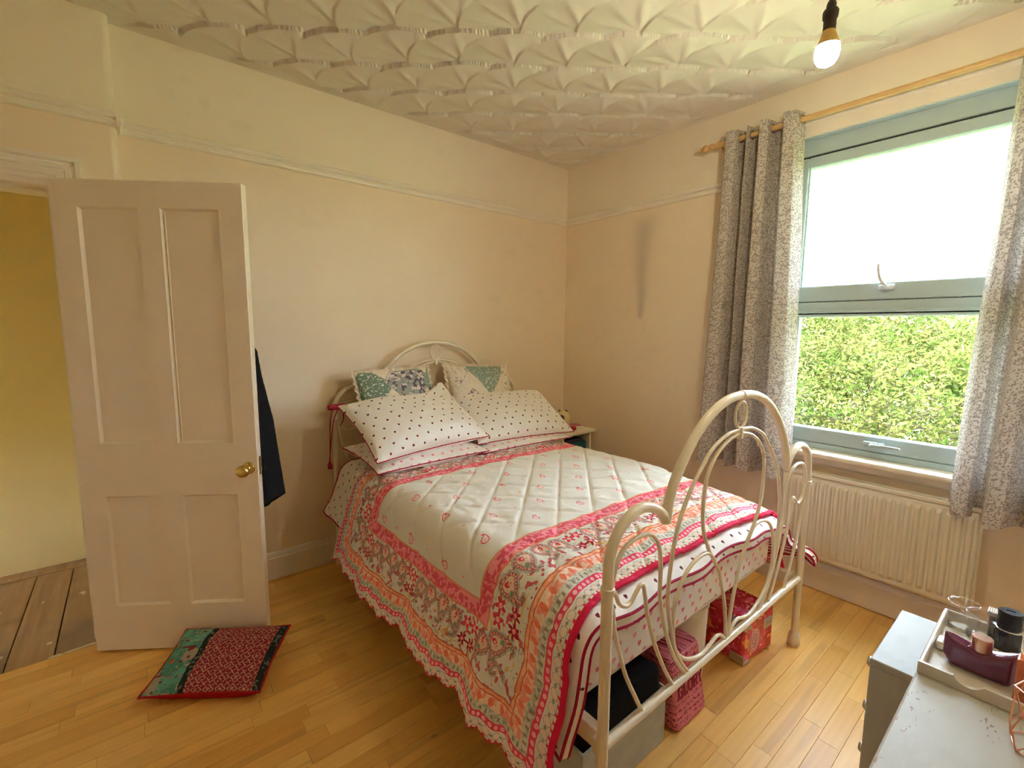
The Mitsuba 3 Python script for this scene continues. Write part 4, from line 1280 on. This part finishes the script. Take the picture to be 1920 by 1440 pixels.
# ------------------------------------------------------------------ floor cushion by the door
def floor_cushion_print(p, n, uv):
    x, y = uv.x - 5.0 - 21 * .37, uv.y - 5.0
    ma = (.23, .018, .03)
    gx, gy = x / .044, y / .044
    i, j = dr.floor(gx), dr.floor(gy)
    fx, fy = gx - i - .5, gy - j - .5
    rr = dr.sqrt(fx * fx + fy * fy)
    ang = dr.atan2(fy, fx)
    lace = dr.abs(rr - .33 - .07 * dr.cos(4 * ang)) < .06
    lace2 = dr.abs(dr.abs(fx) - dr.abs(fy)) < .06
    dotc = rr < .15
    c = mix(ma, (.50, .30, .26), dr.select((lace | (lace2 & (rr > .40))) & (noise(x * 240, y * 240) > .25), .85, 0.0))
    c = mix(c, (.50, .36, .24), dr.select(dotc & (noise(x * 160 + 3, y * 160) > .4), .8, 0.0))
    t = fbm(x * 26, y * 26, 2, 2)
    g = mix((.05, .20, .14), (.09, .30, .22), smoothstep(.35, .65, t))
    patch = noise(x * 16 + 2, y * 11 + 5)
    g = mix(g, (.33, .26, .20), dr.select(patch > .58, .9, 0.0))
    g = mix(g, (.46, .36, .28), dr.select(dr.abs(fbm(x * 55, y * 55, 5, 2) - .5) < .03, .8, 0.0))
    g = mix(g, (.17, .015, .02), dr.select(noise(x * 60 + 8, y * 60) > .80, .95, 0.0))
    g = mix(g, (.50, .09, .03), dr.select((noise(x * 40 + 1, y * 40 + 7) > .80) & (patch < .4), .9, 0.0))
    k = dr.select(x < -.085, 1.0, 0.0)
    c = mix(c, g, k)
    bd = dr.select((dr.abs(x + .080) < .012) | (x > .185), 1.0, 0.0)
    dk = mix((.018, .024, .024), (.12, .14, .11), dr.select(noise(x * 110, y * 110) > .68, .8, 0.0))
    c = mix(c, dk, bd)
    return c


mat('m_floor_cushion', floor_cushion_print, .85, spec=.15, bump=cloth_bump, bscale=.003)
mat('m_cushion_red', (.34, .006, .012), .75, spec=.2)
FC = DH_ + TV * .612 + NV * .170 + V(0, 0, .074)
ex = TV; nrm_t = math.radians(13)
ey = -NV * math.cos(nrm_t) + V(0, 0, math.sin(nrm_t))
FM = frame_M(FC, ex, ey, np.cross(ex, ey))
v, f, uv, rim_ = pillow_mesh(.44, .31, .125, 21, wr=.006, pinch=.05)
N = len(v) // 2
v[:, 2] = np.where(np.arange(len(v)) < N, v[:, 2] * .62, v[:, 2] * 1.75)
v[:, 2] += .014 * (meshkit.fbm(np.column_stack([v[:, :2] * 9, 0 * v[:, 0]]), 2, 7) - .5)
fl_ = place(v, FM)
fl_[:, 2] = np.maximum(fl_[:, 2], .003)
top, bot = f[:len(f) // 2], f[len(f) // 2:]
add('floor_cushion', trimesh.Trimesh(fl_[:N], top, process=False), 'm_floor_cushion', True, uv=uv[:N], label='maroon and green patterned cushion on the floor propped against the open door', cat='cushion')
add('floor_cushion__back', trimesh.Trimesh(fl_[N:], bot - N, process=False), 'm_cushion_red', True, label='plain red back')
rw = place(rim_, FM); rw[:, 2] = np.maximum(rw[:, 2], .006)
add('floor_cushion__seam', tube(rw, .004, 7, closed=True), 'm_cushion_red', True)

# ------------------------------------------------------------------ chest of drawers and desk at the right edge
mat('m_white_lam', lambda p, n, uv: mix((.45, .47, .48), (.40, .42, .43), smoothstep(.60, .66, fbm(p.x * 26, p.y * 40, 1, 2)) * .35), .5, spec=.25)
add('drawer_chest__body', cat(box((-1.544, -2.955, 0), (-1.528, -2.535, .632), .002), box((-1.252, -2.955, 0), (-1.236, -2.535, .632), .002), box((-1.544, -2.955, .632), (-1.236, -2.535, .650), .002), box((-1.53, -2.955, .01), (-1.25, -2.56, .03)), box((-1.53, -2.955, .01), (-1.25, -2.945, .64))), 'm_white_lam')
for i in range(5):
    z0 = .035 + i * .121
    dk_ = num('drawer_chest__drawer', i)
    add(dk_, box((-1.526, -2.93, z0), (-1.254, -2.5355, z0 + .117), .002), 'm_white_lam')
    add(dk_ + '__knob', lathe([(0, 0), (.006, 0), (.006, .008), (.012, .013), (.013, .019), (.009, .023), (0, .024)], (-1.452, -2.536, z0 + .068), (0, 1, 0), 20), 'm_steel', True, label='small round steel knob')
tag('drawer_chest', 'white narrow drawer chest tucked beside the desk, in front of the radiator', 'chest of drawers')


def desk_top(p, n, uv):
    m = fbm(p.x * 9, p.y * 12, 1, 3)
    c = mix((.43, .43, .405), (.37, .365, .34), smoothstep(.45, .8, m) * .5)
    pale = smoothstep(.76, .80, noise(p.x * 60 + 4, p.y * 150)) * smoothstep(.5, .6, noise(p.x * 9, p.y * 9 + 2))
    c = mix(c, (.52, .53, .53), .15 * pale)
    dark = smoothstep(.84, .88, noise(p.x * 90 + 40, p.y * 330 + 3)) * smoothstep(.55, .65, noise(p.x * 14, p.y * 20 + 7))
    return mix(c, (.28, .15, .12), .75 * dark)


mat('m_desk', desk_top, .45, spec=.3)
add('desk__top', box((-2.50, -3.085, .720), (-1.385, -2.634, .750), .004), 'm_desk', label='scuffed pale top with marks')
for i, (x, yy) in enumerate(((-2.46, -2.69), (-2.46, -3.05), (-1.62, -3.05))):
    add(num('desk__leg', i), box((x - .02, yy - .02, 0), (x + .02, yy + .02, .721), .003), 'm_white_lam')
add('desk__leg_003', box((-1.640, -3.07, 0), (-1.600, -2.98, .721), .003), 'm_white_lam')
del scene['desk__leg_002']
add('desk__leg_002', box((-1.60, -2.975, .66), (-2.44, -2.955, .721), .002), 'm_white_lam')
tag('desk', 'white desk with a scuffed top in the bottom right corner, carrying the perfume tray', 'desk')
mat('m_tray', (.58, .555, .50), .4, spec=.4)
hole = trimesh.creation.cylinder(.024, .04, 32, transform=trimesh.geometry.align_vectors([0, 0, 1], [1, 0, 0])).apply_translation([-1.687, -2.708, .786])
tr = cat(*[m for m in [box((-1.690, -2.95, .7505), (-1.405, -2.636, .757), .001), box((-1.690, -2.644, .7505), (-1.405, -2.636, .774), .002),
         wp([box((-1.690, -2.95, .7505), (-1.683, -2.636, .774)), hole.apply_scale(1.0)], engine='manifold') if hole.is_volume else box((-1.690, -2.95, .7505), (-1.683, -2.636, .774)),
         box((-1.412, -2.95, .7505), (-1.405, -2.636, .774), .002), box((-1.690, -2.955, .7505), (-1.405, -2.947, .774), .002)]])
add('tray', tr, 'm_tray', label='shallow cream tray with a scooped handle, holding perfume bottles on the desk', cat='tray')

scene['m_clear'] = {'type': 'dielectric', 'int_ior': 1.5}
mat('m_chrome', (.85, .84, .82), .12, 1.0)
mat('m_rosegold', (.78, .50, .38), .18, 1.0)
mat('m_purple', (.095, .003, .060), .06, spec=.8, clearcoat=1.0)
mat('m_black_glass', (.004, .005, .008), .08, spec=.6, clearcoat=.6)
mat('m_black_cap', (.008, .008, .012), .35, spec=.4)


scene['m_thin_glass'] = {'type': 'thindielectric', 'int_ior': 1.55}


def tumbler(key, x, y, z, r, h, facets, label, cat):
    def shape(pr, sm):
        m = lathe(pr, (0, 0, 0), sides=48)
        if facets:
            an = np.arctan2(m.vertices[:, 1], m.vertices[:, 0]); rd = np.hypot(m.vertices[:, 0], m.vertices[:, 1])
            wv = np.where(rd > r * .8, 1 + .05 * np.cos(an * facets) * np.cos(m.vertices[:, 2] / h * 14), 1)
            m.vertices[:, :2] *= wv[:, None]
        return m.apply_translation([x, y, z])
    zs = np.linspace(0, h, 9)
    add(key + '__wall', shape([(r * (.90 + .10 * k / h), k + .0004) for k in zs], True), 'm_thin_glass', not facets)
    add(key + '__base', shape([(0, .0003), (r * .88, .0003), (r * .885, .006), (r * .8, .0095), (0, .0095)], False), 'm_clear', 40)
    th = np.linspace(0, 2 * np.pi, 48, endpoint=False)
    add(key + '__rim', tube(np.stack([x + r * np.cos(th), y + r * np.sin(th), np.full(48, z + h)], -1), .0013, 8, closed=True), 'm_clear', True)
    tag(key, label, cat)


tumbler('glass_tumbler', -1.448, -2.671, .7573, .026, .062, 0, label='clear glass tumbler in the far left corner of the tray', cat='glass')
tumbler('glass_tumbler_001', -1.458, -2.704, .7573, .0275, .055, 12, label='cut crystal glass in the tray, right of the plain tumbler', cat='glass')


def purple_bottle():
    ys = np.linspace(-2.768, -2.662, 40)
    rows = []
    for yv in ys:
        k = (yv + 2.768) / .106            # 0 at the right, 1 at the left
        top = .803 + .014 * abs(2 * k - 1) ** 1.6 + .010 * (1 - k) * abs(2 * k - 1)
        hw = .021 * (1 - .25 * abs(2 * k - 1) ** 2) * min(1, 6 * min(k, 1 - k) + .35)
        zb = .7575 + .016 * max(0, 1 - 7 * min(k, 1 - k)) ** 2
        th = np.linspace(0, 2 * np.pi, 28, endpoint=False)
        c, s_ = np.cos(th), np.sin(th)
        e = .55
        rows.append(np.stack([-1.607 + hw * np.sign(c) * np.abs(c) ** e, np.full(28, yv), (zb + top) / 2 + (top - zb) / 2 * np.sign(s_) * np.abs(s_) ** e], -1))
    P = np.array(rows)
    f = grid_faces(28, 40)
    v = P.transpose(1, 0, 2).reshape(-1, 3)
    i = np.arange(40 - 1)
    w_ = np.vstack([np.stack([27 * 40 + i, i, i + 1], 1), np.stack([27 * 40 + i, i + 1, 27 * 40 + i + 1], 1)])
    v = np.vstack([v, P[0].mean(0), P[-1].mean(0)])
    j = np.arange(28); j2 = (j + 1) % 28
    caps = np.vstack([np.stack([j * 40, j2 * 40, np.full(28, 28 * 40)], 1), np.stack([j2 * 40 + 39, j * 40 + 39, np.full(28, 28 * 40 + 1)], 1)])
    m = trimesh.Trimesh(v, np.vstack([f, w_, caps]), process=False)
    trimesh.repair.fix_normals(m)
    return m


add('perfume_bottle__glass', purple_bottle(), 'm_purple', 50)
add('perfume_bottle__cap', lathe([(0, 0), (.0125, 0), (.0150, .004), (.0158, .028), (.0150, .030), (0, .0302)], (-1.607, -2.7145, .801), sides=32), 'm_rosegold', 40, label='rose gold cap')
tag('perfume_bottle', 'dark purple saddle shaped perfume bottle with rose gold cap in the tray', 'perfume bottle')
add('perfume_bottle_001__glass', lathe([(0, 0), (.024, 0), (.026, .003), (.026, .040), (.021, .047), (.010, .049), (0, .049)], (-1.458, -2.738, .7573), sides=36), 'm_black_glass', 40)
add('perfume_bottle_001__cap', lathe([(0, 0), (.0185, 0), (.0190, .002), (.0190, .037), (.0175, .039), (.0075, .0385), (.007, .037), (0, .037)], (-1.462, -2.7425, .801), sides=32), 'm_black_cap', 40, label='matt black cylinder cap')
add('perfume_bottle_001__collar', lathe([(.0185, 0), (.0225, 0), (.0225, .002), (.0185, .003)], (-1.462, -2.7425, .8015), sides=32), 'm_chrome', 40, label='chrome ring')
tag('perfume_bottle_001', 'black round perfume bottle with a tall black cap in the tray', 'perfume bottle')
mat('m_amber', (.52, .135, .05), .12, spec=.6, clearcoat=.7)
add('perfume_bottle_002__glass', rounded_box((-1.660, -2.812, .7575), (-1.628, -2.7625, .838), .004), 'm_amber', 35)
add('perfume_bottle_002__stopper', rounded_box((-1.656, -2.805, .846), (-1.632, -2.765, .905), .007), 'm_clear', 35, label='clear glass stopper')
add('perfume_bottle_002__collar', lathe([(0, 0), (.012, 0), (.012, .009), (0, .009)], (-1.644, -2.786, .8378), sides=24), 'm_rosegold', 40)
tag('perfume_bottle_002', 'amber perfume bottle with a clear stopper at the right edge of the tray', 'perfume bottle')
add('perfume_bottle_003__glass', cat(rounded_box((-1.585, -2.664, .7575), (-1.548, -2.646, .776), .006)), 'm_chrome', 35)
add('perfume_bottle_003__cap', lathe([(0, 0), (.0085, 0), (.009, .012), (0, .013)], (-1.552, -2.679, .766), (0.2, -1, .1), 20), 'm_black_cap', 40, label='black cap')
add('perfume_bottle_003__neck', lathe([(0, 0), (.005, 0), (.005, .018), (0, .018)], (-1.556, -2.6635, .766), (0.2, -1, .05), 16), 'm_chrome', 40)
tag('perfume_bottle_003', 'small silver bottle lying behind the purple bottle in the tray', 'perfume bottle')
add('silver_lid', lathe([(0, 0), (.012, 0), (.0135, .003), (.0125, .010), (.006, .013), (0, .0135)], (-1.535, -2.697, .7573), sides=28), 'm_chrome', 40, label='small silver lid lying in the tray between glasses and purple bottle', cat='lid')
mat('m_mauve', (.42, .30, .28), .5)
mat('m_white_card', (.80, .78, .80), .5)
add('ribbed_box__body', box((-1.436, -2.772, .7573), (-1.416, -2.710, .808), .001), 'm_mauve')
rb = [box((-1.440, -2.775 + .0034 * i, .808), (-1.412, -2.775 + .0034 * i + .0026, .815), .0006) for i in range(20)]
add('ribbed_box__lid', cat(box((-1.440, -2.775, .806), (-1.412, -2.707, .8115)), *rb), 'm_white_card', label='white ribbed lid')
tag('ribbed_box', 'mauve box with a white ribbed lid at the far end of the tray', 'box')
# copper wire holder
mat('m_copper', (.80, .40, .27), .22, 1.0)
wires = []
wc, wr_, nn_ = V(-1.765, -2.812, .7505), .047, 6
lv = [(0.0018, 0), (.034, .5), (.068, 0), (.098, .5)]
pt = lambda li, k: wc + V(wr_ * math.cos((k + lv[li][1]) * 2 * math.pi / nn_ + 1.25), wr_ * math.sin((k + lv[li][1]) * 2 * math.pi / nn_ + 1.25), lv[li][0])
for li in range(4):
    wires.append(tube([pt(li, k) for k in range(nn_)], .0013, 6, closed=True)) if li in (0, 3) else None
    if li < 3:
        for k in range(nn_):
            up = (k, k - 1) if lv[li][1] == 0 else (k, k + 1)
            for k2 in up:
                wires.append(tube([pt(li, k), pt(li + 1, k2)], .0013, 6))
add('wire_holder', cat(*wires), 'm_copper', 40, label='copper wire pen holder of open triangles on the desk at the right edge', cat='pen holder')

# ------------------------------------------------------------------ pendant bulb
mat('m_neck_glow', (.6, .4, .1), .3)
mat('m_socket', (.030, .018, .012), .4, spec=.4)
mat('m_cable', (.045, .035, .02), .6)
BA = V(.055, .035, -1.0); BA /= np.linalg.norm(BA)
BASE = BULB - BA * .058
bulbp = [(0, .118), (.012, .1165), (.022, .111), (.029, .100), (.0325, .086), (.0325, .074), (.029, .058), (.023, .042), (.0175, .028), (.0150, .018)]
bm = lathe(bulbp[::-1] if False else [(r, -h) for r, h in bulbp], (0, 0, 0), sides=40)
bm.apply_transform(frame_M(BASE - BA * .014, *(lambda e: (e, np.cross(-BA, e), -BA))(np.cross([0, 1, 0], -BA) / np.linalg.norm(np.cross([0, 1, 0], -BA)))))
trimesh.repair.fix_normals(bm)
if bm.volume < 0:
    bm.invert()
SURF = float(bm.area)
rad_ = BULB_POWER / (math.pi * SURF)
scene['pendant_lamp__bulb'] = mikit.ply(bm, {'type': 'diffuse', 'reflectance': {'type': 'rgb', 'value': [.8, .7, .4]}}, True)
scene['pendant_lamp__bulb']['emitter'] = {'type': 'area', 'radiance': {'type': 'rgb', 'value': [rad_ * 1.0, rad_ * .88, rad_ * .62]}}
neck = lathe([(.0152, -.0185), (.0176, -.028), (.0232, -.042), (.0291, -.0575), (.0300, -.061)], (0, 0, 0), sides=40)
neck.vertices[:, :2] *= 1.012
neck.apply_transform(frame_M(BASE - BA * .014, *(lambda e: (e, np.cross(-BA, e), -BA))(np.cross([0, 1, 0], -BA) / np.linalg.norm(np.cross([0, 1, 0], -BA)))))
add('pendant_lamp__bulb_neck', neck, 'm_neck_glow', True, label='amber neck of the glowing bulb')
scene['pendant_lamp__bulb_neck']['emitter'] = {'type': 'area', 'radiance': {'type': 'rgb', 'value': [.30, .155, .02]}}
labels['pendant_lamp__bulb'] = {'label': 'glowing warm bulb'}
sock = lathe([(0, -.014), (.0165, -.014), (.0165, .020), (.0195, .024), (.0205, .040), (.0175, .046), (.0125, .048), (.0125, .060), (.009, .068), (.004, .074), (0, .075)], (0, 0, 0), sides=32)
sock.apply_transform(frame_M(BASE, *(lambda e: (e, np.cross(-BA, e), -BA))(np.cross([0, 1, 0], -BA) / np.linalg.norm(np.cross([0, 1, 0], -BA)))))
add('pendant_lamp__lamp_holder', sock, 'm_socket', 40, label='dark bulb holder')
topc = BASE - BA * .072
add('pendant_lamp__cable', tube(smooth_path([topc, topc + V(-.001, 0, .05), topc + V(-.002, 0, .2), V(topc[0] - .002, topc[1], H - .012)], 6), .0028, 8), 'm_cable', True)
add('pendant_lamp__ceiling_rose', lathe([(0, 0), (.040, 0), (.040, -.012), (.030, -.024), (.008, -.032), (0, -.032)], (topc[0] - .002, topc[1], H - .004), sides=32), 'm_white_paint', 40)
tag('pendant_lamp', 'bare lit light bulb on a dark flex hanging from the ceiling', 'pendant lamp')

# ------------------------------------------------------------------ outside: tree and lawn
GZ = -3.1
mat('m_lawn', lambda p, n, uv: mix((.10, .17, .03), (.18, .26, .06), fbm(p.x * 2, p.y * 2, 0, 3)), .9)
add('ground', box((0.9, -40, GZ - .3), (60, 40, GZ)), 'm_lawn', kind='structure')
mat('m_bark', lambda p, n, uv: mix((.10, .075, .05), (.22, .17, .12), fbm(p.x * 12, p.y * 12, p.z * 3)), .9)
scene['m_leaf'] = {'type': 'principledthin', 'base_color': tex(lambda p, n, uv: mix((.055, .095, .018), (.150, .150, .046), smoothstep(.25, .7, fbm(p.x * 5, p.y * 5, p.z * 5, 3)))), 'roughness': .5, 'diff_trans': .8, 'spec_trans': 0.0, 'eta': 1.3}


def tree(key, base, height, crown_c, crown_r, n_leaf, seed, size, **kw):
    r = np.random.default_rng(seed)
    base, crown_c, crown_r = V(*base), V(*crown_c), V(*crown_r)
    br = [tube(smooth_path([base, base + V(.05, .03, .3 * height), crown_c - V(0, 0, crown_r[2] * .3), crown_c + V(.1, 0, crown_r[2] * .5)], 6), np.linspace(.20, .04, 19), 10)]
    tips = []
    for i in range(46):
        d = r.normal(size=3); d /= np.linalg.norm(d); d[2] = abs(d[2]) * .9 - .15
        end = crown_c + d * crown_r * r.uniform(.6, .9)
        a = base + (crown_c - base) * r.uniform(.45, 1.0)
        mid = .5 * (a + end) + r.normal(size=3) * .12
        br.append(tube(smooth_path([a, mid, end], 5), np.linspace(.045, .010, 11), 6))
        tips.append(end)
    add(key + '__trunk', cat(*br), 'm_bark', 40)
    # leaves in clusters through the outer crown
    ncl = 1500
    d = r.normal(size=(ncl, 3)); d /= np.linalg.norm(d, axis=1, keepdims=True)
    lump = 1 + .22 * (meshkit.fbm(d * 2.3 + seed, 3) - .5) * 2
    cc = crown_c + d * crown_r * (r.uniform(.50, 1.0, ncl) ** .45 * lump)[:, None]
    idx = r.integers(0, ncl, n_leaf)
    c = cc[idx] + r.normal(size=(n_leaf, 3)) * .16
    nrm = r.normal(size=(n_leaf, 3)) + V(-.3, 0, .8); nrm /= np.linalg.norm(nrm, axis=1, keepdims=True)
    ax = np.cross(nrm, r.normal(size=(n_leaf, 3))); ax /= np.linalg.norm(ax, axis=1, keepdims=True)
    bx = np.cross(nrm, ax)
    s = size * r.uniform(.65, 1.25, n_leaf)[:, None]
    q = [c - ax * s, c - bx * s * .42 - ax * s * .1 + nrm * s * .12, c + ax * s, c + bx * s * .42 - ax * s * .1 + nrm * s * .12]
    v = np.stack(q, 1).reshape(-1, 3)
    k = np.arange(n_leaf)[:, None] * 4
    f = np.vstack([k + [0, 1, 2], k + [0, 2, 3]])
    add(key + '__foliage', trimesh.Trimesh(v, f, process=False), 'm_leaf', False, kind='stuff')
    tag(key, **kw)


tree('tree', (7.6, -.5, GZ), 4.0, (7.6, -.45, -.15), (2.5, 3.5, 2.0), 120000, 4, .046, label='bright green leafy tree filling the lower window', cat='tree')

for k_, g_ in (('pillow', 'pillows on the bed'), ('cushion', 'patchwork cushions against the headboard'), ('curtain', 'floral eyelet curtains'), ('glass_tumbler', 'glasses in the tray'), ('perfume_bottle', 'perfume bottles in the tray'), ('booklet', 'booklets on the nightstand')):
    for key in list(labels):
        if key == k_ or (key.startswith(k_ + '_') and key[len(k_) + 1:].isdigit()):
            labels[key]['group'] = g_
